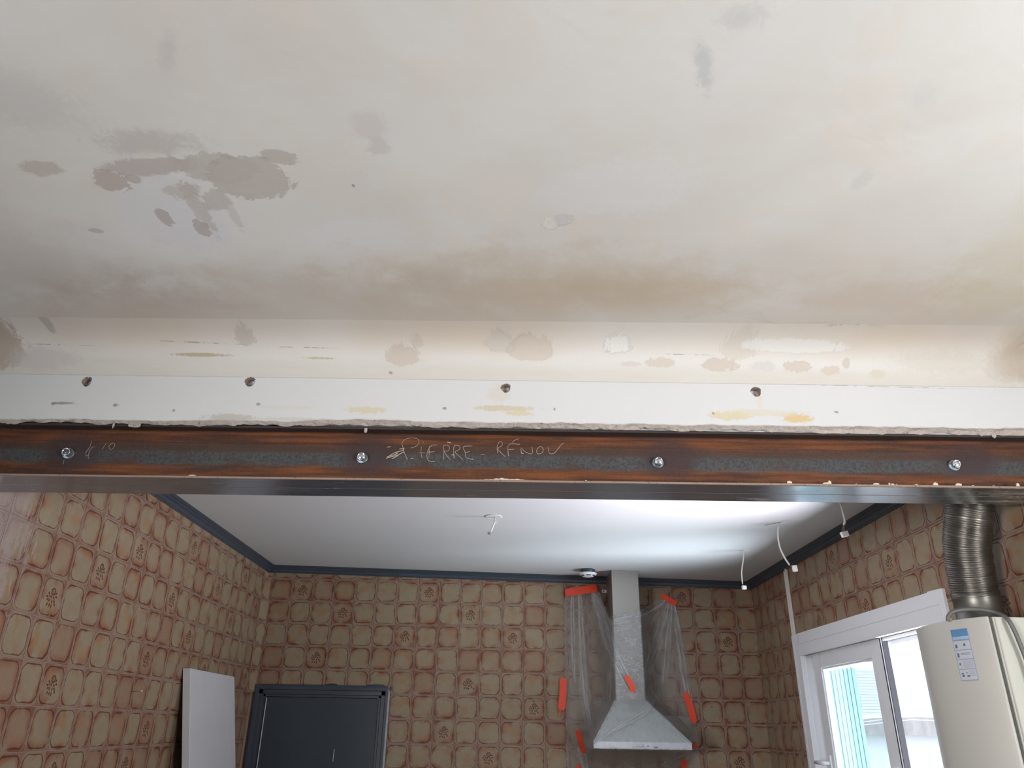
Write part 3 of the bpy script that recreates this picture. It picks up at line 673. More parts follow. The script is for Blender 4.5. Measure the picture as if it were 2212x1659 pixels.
# drilled anchor holes
cut = MB()
HOLES = [(187.5, 824, .0145, .0165), (540, 824.5, .016, .0155), (1092.5, 838, .0148, .0152), (1633, 846, .0158, .0162)]
for (u, v, rx, rz) in HOLES:
    c = at(u, v, 1, YF); n = 14; ring = []
    for dep, f in ((-.02, 1.25), (-.0005, 1.12), (.004, 1.0), (.028, .93)):
        for k in range(n):
            a = 2 * math.pi * k / n; j = 1 + .07 * math.sin(3 * a + u) + .05 * math.sin(5 * a + u * 2)
            ring.append((c.x + rx * f * j * math.cos(a), YF + dep, c.z + rz * f * j * math.sin(a)))
    cut.add(ring, [(i * n + k, i * n + (k + 1) % n, (i + 1) * n + (k + 1) % n, (i + 1) * n + k) for i in range(3) for k in range(n)] + [tuple(range(n))[::-1], tuple(3 * n + k for k in range(n))])
cutter = cut.build('cutter', M_HOLE, loc=(0, 0, 0))
bpy.context.view_layer.update()
md = coat.modifiers.new('holes', 'BOOLEAN'); md.operation = 'DIFFERENCE'; md.object = cutter; md.solver = 'EXACT'; md.material_mode = 'TRANSFER'
dg = bpy.context.evaluated_depsgraph_get(); me2 = bpy.data.meshes.new_from_object(coat.evaluated_get(dg)); coat.modifiers.clear(); coat.data = me2; me2.set_sharp_from_angle(angle=math.radians(28))
bpy.data.objects.remove(cutter); WORLD = {k: v for k, v in WORLD.items() if k is not cutter}
for (u, v, rx, rz) in HOLES:          # chipped plaster lips round the holes
    c = at(u, v, 1, YF); m = MB()
    for k in range(9):
        a = random.uniform(-.3, 2.4) if u != 1633 else random.uniform(3.3, 5.2); r = random.uniform(.013, .018); s = random.uniform(.0018, .004)
        q = Vector((c.x + r * math.cos(a), YF, c.z + r * math.sin(a)))
        m.add([q + Vector((random.uniform(-1, 1) * s, -random.uniform(.0003, .0015), random.uniform(-1, 1) * s)) for _ in range(3)] + [q + Vector((0, .001, 0))], [(0, 1, 2), (0, 1, 3), (1, 2, 3), (2, 0, 3)])
    tag(m.build('plaster_chips', M_PAINTWHITE, part), kind='stuff')
# broken mortar edge below the coat, over the top flange
m = MB(); vs = []; xs2 = np.arange(NX0, NX1, .006); n2 = len(xs2)
r1 = fbm(n2, [(30, .0035), (9, .0022), (3, .0016)], 11); r2 = fbm(n2, [(12, .003), (4, .0022), (1.5, .001)], 12); r3 = fbm(n2, [(5, .0022), (1.5, .0015)], 13)
for i, x in enumerate(xs2):
    zb = zbot(x) + np.interp(x, xs, rag); th = .0062 + .006 * x * .0 
    vs += [(x, YF + .004, zb + .004), (x, YF + .001 + .3 * r3[i], zb - .004 + .4 * r2[i]), (x, YF + .010 + r3[i], zb - .012 + r2[i]), (x, YF + .016 + .5 * r3[i], min(zb - .004, -.0715 + .006 * x + .8 * r1[i] + max(0, -.02) )), (x, YF + .03, -.062 + .006 * x), (x, YF + .03, zb + .004)]
m.add(vs, [(i * 6 + k, i * 6 + (k + 1) % 6, (i + 1) * 6 + (k + 1) % 6, (i + 1) * 6 + k) for i in range(n2 - 1) for k in range(6)], 0, False)
m.build('broken_mortar_edge', M_MORTAR, part)
# smears of plaster hanging from the edge over the dark flange
m = MB()
for (u, v, w_, h_) in ((245, 920, 4, 7), (290, 921, 26, 3), (790, 931, 6, 6), (2147, 942, 10, 6), (1955, 933, 3, 5), (2120, 939, 8, 4)):
    c = at(u, v, 1, YF + .013); k1 = 2.43 / FPX; N = max(6, int(w_ / 3)); top = []; bot = []
    for q in range(N + 1):
        s = q / N; xx = c.x + (s * 2 - 1) * w_ / 2 * k1; e = math.sin(math.pi * s) ** .5
        top.append((xx, YF + .012, c.z + .010)); bot.append((xx, YF + .0115, c.z - h_ * k1 * e * random.uniform(.5, 1)))
    vs = top + bot + [(a, b + .003, c_) for a, b, c_ in top + bot]; n = N + 1
    m.add(vs, [(i, i + 1, n + i + 1, n + i) for i in range(N)] + [(2 * n + i, 3 * n + i, 3 * n + i + 1, 2 * n + i + 1) for i in range(N)] + [(n + i, n + i + 1, 3 * n + i + 1, 3 * n + i) for i in range(N)])
tag(m.build('plaster_smears', M_MORTAR, part), kind='stuff')

# ------------------------------------------------------------------ steel beams (two rolled I sections side by side)
SL = .006; BZ = -.2525; HB = .180; TF = .008; TW = .0053
def beam(name, yc, label, x0=-.35, x1=3.80):
    root = empty(name, (1.7, yc, BZ + SL * 1.7), label, 'beam', 'pair of rolled steel beams carrying the opening')
    w2 = .0455
    def sw(prof, nm, mats, mf=None):
        m = MB(); n = len(prof)
        vs = [(x, yc + p, BZ + q + SL * x) for x in (x0, x1) for p, q in prof]
        m.add(vs, [(i, (i + 1) % n, n + (i + 1) % n, n + i) for i in range(n)]); m.add(vs, [tuple(range(n)), tuple(range(n, 2 * n))])
        for i in range(n): m.m[i] = mf(i) if mf else 0
        return m.build(nm, mats, root)
    fil = [(-.0045 - TW / 2 - .0, TF + .0), ]
    lo = [(-w2, .0015), (-w2 + .0015, 0), (w2 - .0015, 0), (w2, .0015), (w2, TF - .001), (w2 - .001, TF), (-w2 + .001, TF), (-w2, TF - .001)]
    sw(lo, 'lower_flange', [M_FLANGE, M_TOE, M_RUST], lambda i: {0: 0, 1: 0, 2: 0, 5: 2}.get(i, 1))
    up = [(p, HB - q) for p, q in lo]
    sw(up, 'upper_flange', [M_FLANGE_SHADE, M_FLANGE_SHADE], lambda i: 0)
    r = .009; wp = []
    for sgn in (-1, 1):
        pts = [(sgn * (TW / 2 + r * (1 - math.sin(a))), TF + r * (1 - math.cos(a))) for a in [math.pi / 2 * t / 4 for t in range(5)]]
        top = [(p, HB - q) for p, q in pts]
        if sgn < 0: wp += pts + top[::-1]
        else: wp += top + pts[::-1]
    sw(wp, 'web', [M_RUST])
    return root
YB1 = -3.2115 + .0455; YB2 = YB1 + .0925
front = beam('steel_beam', YB1, 'rusty front steel beam with four bolts and scratched writing under the lintel')
rear = beam('steel_beam', YB2, 'rear steel beam behind the bolted one, only its underside showing')
YW = YB1 - TW / 2
for (u, v, ty, tz) in ((137, 973, -.10, .0), (779, 983, 0, 0), (1425, 993, .04, 0), (2072, 999, .10, .02)):
    c0 = at(u, v, 1, YW - .030); c = Vector((c0.x, YW, c0.z)); ax = Vector((-ty * 1.2, -1, -.02)).normalized()
    b = MB().lathe([(.0185, .0), (.0185, .003), (.017, .0035)], c, ax, 28).build('washer', M_ZINCD, front)
    m = MB(); u1 = ax.orthogonal().normalized(); u2 = ax.cross(u1); q = c + ax * .0035
    ring = lambda r, h, ph=0, n=6: [q + ax * h + (u1 * math.cos(2 * math.pi * k / n + ph) + u2 * math.sin(2 * math.pi * k / n + ph)) * r for k in range(n)]
    vs = ring(.0150, 0) + ring(.0150, .0115) + ring(.0136, .0128)
    m.add(vs, [(i * 6 + k, i * 6 + (k + 1) % 6, (i + 1) * 6 + (k + 1) % 6, (i + 1) * 6 + k) for i in range(2) for k in range(6)] + [tuple(range(6)), tuple(12 + k for k in range(6))])
    nut = m.build('nut', M_ZINC, front)
    MB().lathe([(.0134, .0125), (.0134, .0165), (.0122, .0178), (.0098, .0172), (.0094, .0150)], q, ax, 28).build('locking_collar', M_ZINC, nut)
    MB().lathe([(.0088, .010), (.0088, .0158), (.0078, .0166), (.0001, .0166)], q, ax, 20).build('bolt_end', M_THREAD if u < 700 else M_ZINC, nut)
# scratched handwriting on the web
def cr(path, n):
    out = []
    for a in range(len(path) - 1):
        pm = path[max(a - 1, 0)]; pa = path[a]; pb = path[a + 1]; pn = path[min(a + 2, len(path) - 1)]
        for k in range(n):
            t = k / n; out.append(.5 * ((2 * pa) + (pb - pm) * t + (2 * pm - 5 * pa + 4 * pb - pn) * t * t + (3 * pa - pm - 3 * pb + pn) * t ** 3))
    return out + [path[-1]]
def strokes(lst, sx, sy, sc, rad=.0009):
    m = MB()
    for pl in lst:
        pts = [at(sx + a / sc, sy + b / sc, 1, YW - .0004) for a, b in pl]
        fine = cr(pts, 5) if len(pts) > 2 else [pts[0].lerp(pts[1], k / 4) for k in range(5)]
        m.tube(fine, [rad * random.uniform(.6, 1.15) for _ in fine], 5)
    return m
P1 = [[(665, 270), (640, 215), (628, 170), (622, 135), (648, 106), (700, 95), (745, 105), (756, 132), (735, 160), (690, 177)],
      [(775, 165), (773, 210), (780, 258)], [(752, 215), (802, 215)], [(786, 128), (796, 130)],
      [(905, 152), (860, 155), (832, 185), (820, 225), (822, 258), (838, 280), (885, 282)], [(825, 210), (880, 205)], [(838, 160), (836, 255)],
      [(950, 268), (955, 195), (950, 160), (985, 155), (1000, 175), (985, 200), (958, 207), (1003, 268)],
      [(1035, 258), (1035, 165), (1075, 160), (1080, 185), (1045, 210), (1107, 268)],
      [(1182, 160), (1110, 166), (1125, 212), (1135, 255), (1192, 267)], [(1120, 212), (1160, 205)], [(1248, 230), (1276, 228)],
      [(1385, 218), (1378, 168), (1395, 130), (1415, 128), (1418, 155), (1385, 185), (1446, 247)],
      [(1470, 242), (1470, 150), (1560, 147)], [(1470, 190), (1515, 185)], [(1500, 130), (1522, 112), (1552, 102)],
      [(1575, 225), (1565, 180)], [(1570, 175), (1600, 205), (1640, 222), (1660, 215), (1655, 165)],
      [(1715, 165), (1695, 190), (1695, 215), (1715, 223), (1740, 210), (1745, 185), (1730, 165), (1715, 165)],
      [(1783, 165), (1790, 205), (1805, 222), (1835, 215), (1870, 175), (1890, 147), (1908, 142)]]
strokes(P1, 700, 920, 3.687).build('scratched_writing', M_CHALK, front)
P2 = [[(875, 230), (865, 270), (845, 310), (822, 340), (825, 375), (855, 362)], [(845, 405), (850, 345), (880, 293), (912, 290)], [(1015, 255), (975, 312)], [(1075, 250), (1045, 275), (1043, 300), (1062, 314), (1085, 298), (1097, 268), (1075, 250)], [(612, 415), (603, 455)], [(690, 347), (735, 348)]]
strokes(P2, 0, 900, 4.424, .0007).build('scratched_writing', M_CHALK, front)
P3 = [[(495, 262), (520, 240), (560, 215), (610, 200), (638, 190)], [(500, 245), (545, 235), (590, 215)], [(500, 255), (560, 240), (600, 225), (640, 205)], [(600, 185), (625, 180), (640, 178)], [(540, 262), (575, 245), (598, 225)], [(500, 170), (530, 165)], [(690, 262), (710, 258)], [(980, 130), (1010, 134)], [(1015, 232), (1035, 228), (1030, 236)], [(1570, 215), (1588, 220)]]
strokes(P3, 700, 920, 3.687, .0016).build('chalk_smudges', M_CHALK, front)
# plaster crumbs on the lower flange lip
m = MB()
for (u, w_, h_) in [(1706, 12, 7), (1785, 18, 5), (1793, 8, 9), (1893, 16, 5), (1922, 5, 5), (1929, 8, 4), (1937, 3, 3), (1980, 9, 3), (2022, 12, 8), (2072, 15, 7), (2102, 8, 2), (2147, 6, 2), (2200, 8, 10), (1850, 5, 2), (413, 18, 4), (1266, 5, 3)] + [(1040 + q * 11, 14, random.uniform(2.5, 5.5) * math.sin(math.pi * (q + 1) / 11)) for q in range(10)]:
    c = at(u, 1030 + u * .0105, 1, -3.2065); k1 = 2.4 / FPX; c.z = BZ + TF + SL * c.x
    bm = bmesh.new(); bmesh.ops.create_icosphere(bm, subdivisions=1, radius=1)
    vs = [Vector((v.co.x * w_ * k1 * .5, v.co.y * .004, v.co.z * h_ * k1 * .6)) * random.uniform(.8, 1.15) + c + Vector((0, 0, h_ * k1 * .35)) for v in bm.verts]
    m.add(vs, [[v.index for v in f.verts] for f in bm.faces]); bm.free()
tag(m.build('plaster_crumbs', M_PLASTBIT, loc=(1.7, -3.207, BZ + TF)), 'dry plaster crumbs lying along the lip of the lower beam flange', 'plaster', kind='stuff')

# ------------------------------------------------------------------ living room walls with window openings
def wall_with_hole(name, axis, pos, thick, a0, a1, h0, h1, z0, z1, label):
    m = MB()
    for (p, q, r, s) in ((a0, h0, z0, z1), (h1, a1, z0, z1), (h0, h1, z0, -1.75), (h0, h1, -.35, z1)):
        if axis == 'x': m.box(pos, pos + thick, p, q, r, s)
        else: m.box(p, q, pos, pos + thick, r, s)
    return tag(m.build(name, M_PAINTWHITE, loc=(0, 0, 0)), label, 'wall', kind='structure')
wall_with_hole('wall_living_right', 'x', NX1, .15, NY0, -3.2, -7.2, -5.4, FZ, .6, 'plain white living room wall to the right, outside the view')
wall_with_hole('wall_living_left', 'x', NX0 - .15, .15, NY0, -3.2, -7.8, -6.0, FZ, .6, 'plain white living room wall to the left, outside the view')
tag(MB().box(NX0, NX1, NY0 - .15, NY0, FZ, .6).build('wall_living_rear', M_PAINTWHITE, loc=(0, 0, 0)), 'plain white living room wall behind the camera', 'wall', kind='structure')

# ------------------------------------------------------------------ door in the back wall
d1 = empty('door_1', (.448, 0, FZ), 'slate grey painted door with matching frame in the far wall', 'door', kind='structure')
x0, x1, zt = DOOR
m = MB()
fp = lambda a, b: [(a, 0), (a, -.022), (a + .012 * b, -.026), (a + .030 * b, -.024), (a + .034 * b, -.016), (a + .058 * b, -.016), (a + .062 * b, -.006), (a + .075 * b, -.006), (a + .08 * b, .04), (a, .04)]
m.sweep(fp(x0, 1), 'z', FZ, zt); m.sweep(fp(x1, -1), 'z', FZ, zt)
hp = [(p[1], zt - (p[0])) for p in fp(0, 1)]
m.sweep(hp, 'x', x0, x1); m.box(x0 + .056, x0 + .082, -.0055, .04, zt - .082, zt - .056); m.box(x1 - .082, x1 - .056, -.0055, .04, zt - .082, zt - .056); m.build('door_frame', M_BLUEGREY, d1)
MB().box(x0 + .078, x1 - .078, .004, .04, FZ + .005, zt - .078).build('door_leaf', M_BLUEGREY_D, d1)
MB().box(x0 + .082, x0 + .086, -.0035, .003, FZ + .01, zt - .085).build('edge_highlight_strip', M_PAINTWHITE, d1)  # white strip painting the highlight along the leaf's left inner edge
p = at(722, 1618, 1, .003); q = at(719, 1645, 1, .003)
MB().tube([p, q], .0022, 6).build('paint_scratch', M_PAINTWHITE, d1)
MB().tube([(x1 - .13, .01, FZ + 1.02), (x1 - .13, -.05, FZ + 1.02), (x1 - .24, -.055, FZ + 1.02)], .009, 10).build('door_handle', M_ZINC, d1)
m = MB()
for (a, b) in ((700, 730), (790, 832)):
    p = at(a, 1480, 1, -.004); q = at(b, 1480, 1, -.004); m.add([(p.x, -.0042, zt + .001), (q.x, -.0042, zt + .001), (q.x - .01, -.0042, zt + .010), ((p.x + q.x) / 2, -.0042, zt + .013), (p.x + .012, -.0042, zt + .008)], [(0, 1, 2, 3, 4)])
m.build('paint_overrun', M_BLUEGREY_D, d1)

# leaning door leaf against the left wall
lean = empty('loose_door_panel', (XL + .12, -.86, FZ), 'white door leaf leaning on the left tiled wall', 'panel')
m = MB(); zt_ = -.683; sl = .185; th = .04
def lp(y, z, d): return (XL + .006 + d + (zt_ - z) * sl, y, z)
y0_, y1_ = -1.222, -.505
vs = [lp(y, z, d) for d in (0, th) for y in (y0_, y1_) for z in (FZ, zt_)]
m.add(vs, [(0, 1, 3, 2), (4, 6, 7, 5), (0, 4, 5, 1), (2, 3, 7, 6), (0, 2, 6, 4), (1, 5, 7, 3)])
m.build('board', plain('dusty_white_board', (.60, .60, .63), .55, 0, .07, 5), lean, bevel=.002)

# ------------------------------------------------------------------ window in the right wall
wn = empty('window_1', (XR, -1.56, -1.5), 'white sliding window pushed half open in the right tiled wall', 'window', kind='structure')
Y0, Y1, ZB, ZT = -2.425, -.70, -1.60, -.407
iy0, iy1, izb, izt = WIN
m = MB(); fr = -.018
def frame_ring(m, xa, xb, ya, yb, za, zb_, wl, wr, wt, wb):
    m.box(xa, xb, yb - wl, yb, za, zb_); m.box(xa, xb, ya, ya + wr, za, zb_); m.box(xa, xb, ya + wr, yb - wl, zb_ - wt, zb_); m.box(xa, xb, ya + wr, yb - wl, za, za + wb)
frame_ring(m, XR - .018, XR + .012, Y0, Y1, ZB, ZT, .105, .105, .123, .105); m.build('window_frame', M_PVC, wn, bevel=.003)
m = MB(); frame_ring(m, XR - .020, XR - .017, Y0 + .03, Y1 - .03, ZB + .03, ZT - .055, .0025, .0025, .0025, .0025); m.build('frame_groove', M_PVCIN, wn)
m = MB(); frame_ring(m, XR + .012, XR + .11, iy0, iy1, izb, izt, .012, .012, .012, .012)
for xx in (.045, .088): frame_ring(m, XR + xx, XR + xx + .004, iy0 + .01, iy1 - .01, izb + .01, izt - .01, .022, .022, .022, .022)
m.build('sliding_track', M_PVCIN, wn)
def sash(nm, xa, ya, yb, handle):
    zb_, zt2 = izb + .02, izt + .0; m = MB()
    frame_ring(m, xa, xa + .034, ya, yb, zb_, zt2, .098, .118, .080, .085); f = m.build(nm, M_PVC, wn, bevel=.003)
    m = MB(); frame_ring(m, xa + .008, xa + .026, ya + .118, yb - .098, zb_ + .085, zt2 - .08, .012, .012, .010, .012); m.build('glazing_bead', M_PVC, f)
    MB().box(xa + .015, xa + .019, ya + .118, yb - .098, zb_ + .085, zt2 - .08).build('pane', M_GLASS, f)
    MB().box(xa + .004, xa + .030, ya - .008, ya - .001, zb_, zt2).build('rubber_seal', M_RUBBER, f)
    MB().box(xa + .000, xa + .032, ya - .002, ya + .012, zb_, zt2).build('edge_profile', M_PVC, f)
    return f
# front sash: edges seen at y -.93 .. -1.78
f1 = sash('sash', XR + .006, -1.785, -.93, True)
f2 = sash('sash', XR + .052, -1.69, -.835, False)
for (yy, dz) in ((-.985, 0), (-1.735, -.025)):
    m = MB(); z = -1.105 + dz; m.box(XR - .006, XR + .006, yy - .018, yy + .018, z - .05, z + .055); h = m.build('handle_plate', M_PVC, f1, bevel=.004)
    MB().tube([(XR, yy, z + .015), (XR - .03, yy, z + .015), (XR - .034, yy + .02, z + .015), (XR - .036, yy + (.12 if yy > -1.2 else .02), z + .015)], [.010, .010, .011, .009], 10).build('handle_lever', M_PVC, f1)
m = MB().box(XR + .12, XR + .26, iy0 - .08, iy1 + .08, izb - .05, izb - .01); m.build('outer_sill', M_OUTWHITE, wn)

# surface trunking up the right wall
for (a, b, zb_, zt2, wd, lab) in ((-.745, -.727, -.405, .008, .016, 'wider white cable trunking rising from the window corner to the cornice'), (-.700, -.690, -.405, .035, .008, 'very thin pale strip beside the wider trunking above the window corner')):
    m = MB(); m.box(XR - .0035 - wd * .6, XR - .0035, a, b, zb_, zt2); m.box(XR - .0045 - wd * .6, XR - .0035 - wd * .6, a + .004, b - .002, zb_, zt2)
    tag(m.build('cable_trunking', M_CABLEW, loc=(XR, a, zb_)), lab, 'trunking')

# ------------------------------------------------------------------ outside
tag(MB().box(-14, 40, -40, 40, FZ - .5, FZ - .4).build('terrace_ground', M_GROUND, loc=(0, 0, FZ - .5)), 'pale ground outside the window', 'ground', kind='structure')
sh = empty('window_shutter', (3.7, -.72, -1.6), 'pale blue board shutter folded open outside the window', 'shutter')
ya = -.74
for k in range(8):
    w_ = .0225; xa = XR + .128 + k * (w_ + .0022)
    MB().box(xa, xa + w_, ya, ya + .022, -1.55, -.575 + .0 * k).build('shutter_board', M_SHUT, sh, bevel=.002)
MB().box(XR + .13, XR + .34, ya + .022, ya + .034, -.80, -.74).build('shutter_batten', M_SHUT, sh)
MB().box(XR + .13, XR + .34, ya + .022, ya + .034, -1.35, -1.28).build('shutter_batten', M_SHUT, sh)
lv = empty('louvred_shutter', (4.2, 0, -1.0), 'white louvred shutter on the neighbouring house', 'shutter')
p = at(1855, 1445, 1, .6); q = at(1884, 1545, 1, .6)
MB().box(p.x - .02, p.x + .30, .63, .65, q.z, p.z).build('louvre_frame', plain('grey_louvre_gap', (.30, .34, .38), .6), lv)
for k in range(16):
    z = p.z - (k + .5) * (p.z - q.z) / 16
    MB().box(p.x - .02, p.x + .30, .60, .63, z - .010, z + .009).build('louvre_slat', M_LOUV, lv)
house = empty('neighbouring_house', (9, 8, FZ), 'bright white rendered house across the terrace', 'house')
MB().box(9.0, 14, -6, 16, FZ, -.95).build('house_wall', M_OUTWHITE, house)
m = MB(); m.box(8.7, 14.2, -6.2, 16.2, -.95, -.66); m.build('roof_edge', M_STONE, house)
MB().box(3.75, 3.95, .5, .9, FZ, -1.1).build('wall_shade_block', M_STONE, house)  # grey block added to stand in for wall shade below the louvres
for dz, lb in ((0, 'middle one of three thin pale wires before the neighbouring roof'), (.05, 'uppermost of three thin pale wires before the neighbouring roof'), (-.05, 'lowest of three thin pale wires before the neighbouring roof')):
    tag(MB().tube([(8.4, -4, -.70 + dz), (8.4, 3, -.80 + dz), (8.4, 8, -.66 + dz), (8.4, 14, -.90 + dz)], .008, 5).build('overhead_wire', M_OUTWHITE, loc=(8.4, 0, -.8)), lb, 'wire', 'overhead wires outside')

# ------------------------------------------------------------------ range hood
hood = empty('range_hood', (2.5, 0, -1.05), 'stainless steel chimney range hood wrapped in plastic film on the far wall', 'range hood')
cx0, cx1, cy = 2.390, 2.572, -.295
m = MB(); m.box(cx0, cx1, cy, -.004, -.775, zc_kit(2.48) + .005); m.build('chimney_cover', M_STEELBR, hood, bevel=.002)
hx0, hx1, hy = 2.215, 2.805, -.50; zb1, zb2, zp = -1.047, -1.008, -.772
m = MB()
m.add([(hx0, hy, zb2), (hx1, hy, zb2), (hx1, -.004, zb2), (hx0, -.004, zb2), (cx0 - .012, cy - .012, zp), (cx1 + .012, cy - .012, zp), (cx1 + .012, -.004, zp), (cx0 - .012, -.004, zp)],
      [(0, 1, 5, 4), (1, 2, 6, 5), (2, 3, 7, 6), (3, 0, 4, 7), (4, 5, 6, 7), (0, 3, 2, 1)])
m.build('hood_canopy', M_HOODBODY, hood, bevel=.001)
band = MB().box(hx0, hx1, hy - .002, -.004, zb1, zb2).build('control_band', M_BAND, hood, bevel=.002)
MB().box(hx0 + .03, hx1 - .03, hy + .03, -.05, zb1 - .004, zb1 + .001).build('grease_filter', M_STEELBR, hood)
for k in range(4):
    p = at(1369.5 + k * 6.9, 1611, 1, hy - .002); MB().lathe([(.0065, 0), (.0062, .006), (.004, .008), (.0001, .008)], p, (0, -1, 0), 14).build('button', M_ZINC, band)
p = at(1400, 1612, 1, hy - .002); MB().lathe([(.004, 0), (.0038, .004), (.0001, .004)], p, (0, -1, 0), 10).build('indicator_lamp', M_DARK, band)
p = at(1417, 1614.5, 1, hy - .003); MB().lathe([(.0115, 0), (.011, .0012), (.0001, .0012)], (0, 0, 0), (0, -1, 0), 18)
m = MB(); n = 18; vs = [(p.x + .0145 * math.cos(2 * math.pi * k / n), p.y + dy, p.z + .0045 * math.sin(2 * math.pi * k / n)) for dy in (0, -.0012) for k in range(n)]
m.add(vs, [tuple(range(n, 2 * n))] + [(k, (k + 1) % n, n + (k + 1) % n, n + k) for k in range(n)]); m.build('maker_badge', M_STINK, band)
# fixing tab left of the chimney
p = at(1304, 1277, 1, -.006); tb = MB().box(p.x - .012, cx0 + .01, -.008, -.0045, p.z - .011, p.z + .010).build('fixing_tab', M_PAINTWHITE, hood, bevel=.002)
MB().lathe([(.0045, 0), (.0045, .0012), (.0001, .0012)], (p.x, -.008, p.z), (0, -1, 0), 12).build('tab_hole', M_DARK, hood)

# smoke detector
dc = at(1270, 1234, 2, zc_kit(2.23) - .012); dcx, dcy, dz_ = dc.x, dc.y, zc_kit(dc.x)
det = empty('smoke_detector', (dcx, dcy, dz_ - .045), 'round white smoke detector on a dark base on the kitchen ceiling', 'detector')
MB().lathe([(.048, 0), (.050, -.010), (.040, -.022), (.038, -.026)], (dcx, dcy, dz_), (0, 0, 1), 32).build('base', M_BLUEGREY_D, det)
MB().lathe([(.030, -.022), (.058, -.024), (.061, -.030), (.056, -.036), (.036, -.048), (.030, -.050), (.0001, -.050)], (dcx, dcy, dz_), (0, 0, 1), 36).build('cover', M_PVC, det)
m = MB()
for k in range(6):
    for q in range(1):
        a = (k + .12) * math.pi / 3; a2 = a + .75
        m.add([(dcx + r * math.cos(t), dcy + r * math.sin(t), dz_ - h) for r, h in ((.0480, .0418), (.0400, .0470)) for t in [a + (a2 - a) * w_ / 4 for w_ in range(5)]], [(w_, w_ + 1, w_ + 6, w_ + 5) for w_ in range(4)])
tag(m.build('vent_slots', M_DARK, det), kind='stuff')

# ------------------------------------------------------------------ plastic film over the hood
NXg, NZg = 120, 150
gx = np.linspace(2.04, 3.00, NXg); gz = np.linspace(.02, -1.35, NZg); GX, GZ = np.meshgrid(gx, gz)
obs = np.full(GX.shape, .010)
obs = np.where((GX > cx0 - .004) & (GX < cx1 + .004) & (GZ > -.79), -cy + .006, obs)
tt = np.clip((zp - GZ) / (zp - zb2), 0, 1)
inx = (GX > (cx0 - .012) + (hx0 - cx0 + .012) * tt) & (GX < (cx1 + .012) + (hx1 - cx1 - .012) * tt)
obs = np.where((GZ <= zp) & (GZ > zb2) & inx, np.maximum(obs, (-cy + .012) + (-hy + cy - .012) * tt + .005), obs)
obs = np.where((GZ <= zb2) & (GZ > zb1) & (GX > hx0) & (GX < hx1), -hy + .007, obs)
Yh = obs.copy()
for it in range(260):
    a = Yh.copy(); a[1:-1, 1:-1] = .25 * (Yh[2:, 1:-1] + Yh[:-2, 1:-1] + Yh[1:-1, 2:] + Yh[1:-1, :-2]); a = a * .995 + .005 * .01
    a[:, 0] = .012; a[:, -1] = .012; a[0, :] = obs[0, :]; a[-1, :] = a[-2, :]
    Yh = np.maximum(a, obs)
def sheet_y(x, z):
    fx = np.clip((x - gx[0]) / (gx[-1] - gx[0]) * (NXg - 1), 0, NXg - 1.001); fz = np.clip((gz[0] - z) / (gz[0] - gz[-1]) * (NZg - 1), 0, NZg - 1.001)
    i, j = int(fx), int(fz); u, v = fx - i, fz - j
    return -((Yh[j, i] * (1 - u) + Yh[j, i + 1] * u) * (1 - v) + (Yh[j + 1, i] * (1 - u) + Yh[j + 1, i + 1] * u) * v)
def on_sheet(u, v, off=.0):
    y = -.2
    for _ in range(14):
        p = at(u, v, 1, y); y = .5 * y + .5 * (sheet_y(p.x, p.z) - off)
    return at(u, v, 1, y)
TX = [2.085, 2.10, 2.31, 2.335, 2.36, 2.385, 2.40, 2.575, 2.66, 2.735, 2.79, 2.845, 2.875, 2.905, 2.93, 2.955]
TZ = [-.10, -.050, -.038, -.09, -.25, -.285, -.252, -.225, -.20, -.150, -.078, -.105, -.16, -.36, -.62, -.95]
film = empty('plastic_sheet', (2.5, -.3, -1.3), 'clear plastic film taped over the range hood on the far wall', 'plastic sheet')
A1, A2 = (2.30, -.05), (2.82, -.09)
m = MB(); NU, NV = 150, 120; vs = []
for j in range(NV + 1):
    for i in range(NU + 1):
        x = 2.085 + (2.955 - 2.085) * i / NU; zt_ = np.interp(x, TX, TZ); z = zt_ + (-1.32 - zt_) * j / NV
        y = sheet_y(x, z)
        fold = 0
        for (ax_, az_), f_, ph in ((A1, 34, 0.), (A2, 30, 1.)):
            d_ = math.hypot(x - ax_, z - az_); th = math.atan2(x - ax_, -(z - az_)); fold += .5 * (1 + math.sin(th * f_ + ph)) * .010 * math.exp(-d_ / .55) * min(1, d_ / .08)
        fold += .003 * (1 + math.sin(x * 61 + z * 9)) + .0015 * (1 + math.sin(z * 83 + x * 37))
        vs.append((x, y - .002 - fold, z))
m.add(vs, [(j * (NU + 1) + i, j * (NU + 1) + i + 1, (j + 1) * (NU + 1) + i + 1, (j + 1) * (NU + 1) + i) for j in range(NV) for i in range(NU)], 0, True)
m.build('film', M_FILM, film)
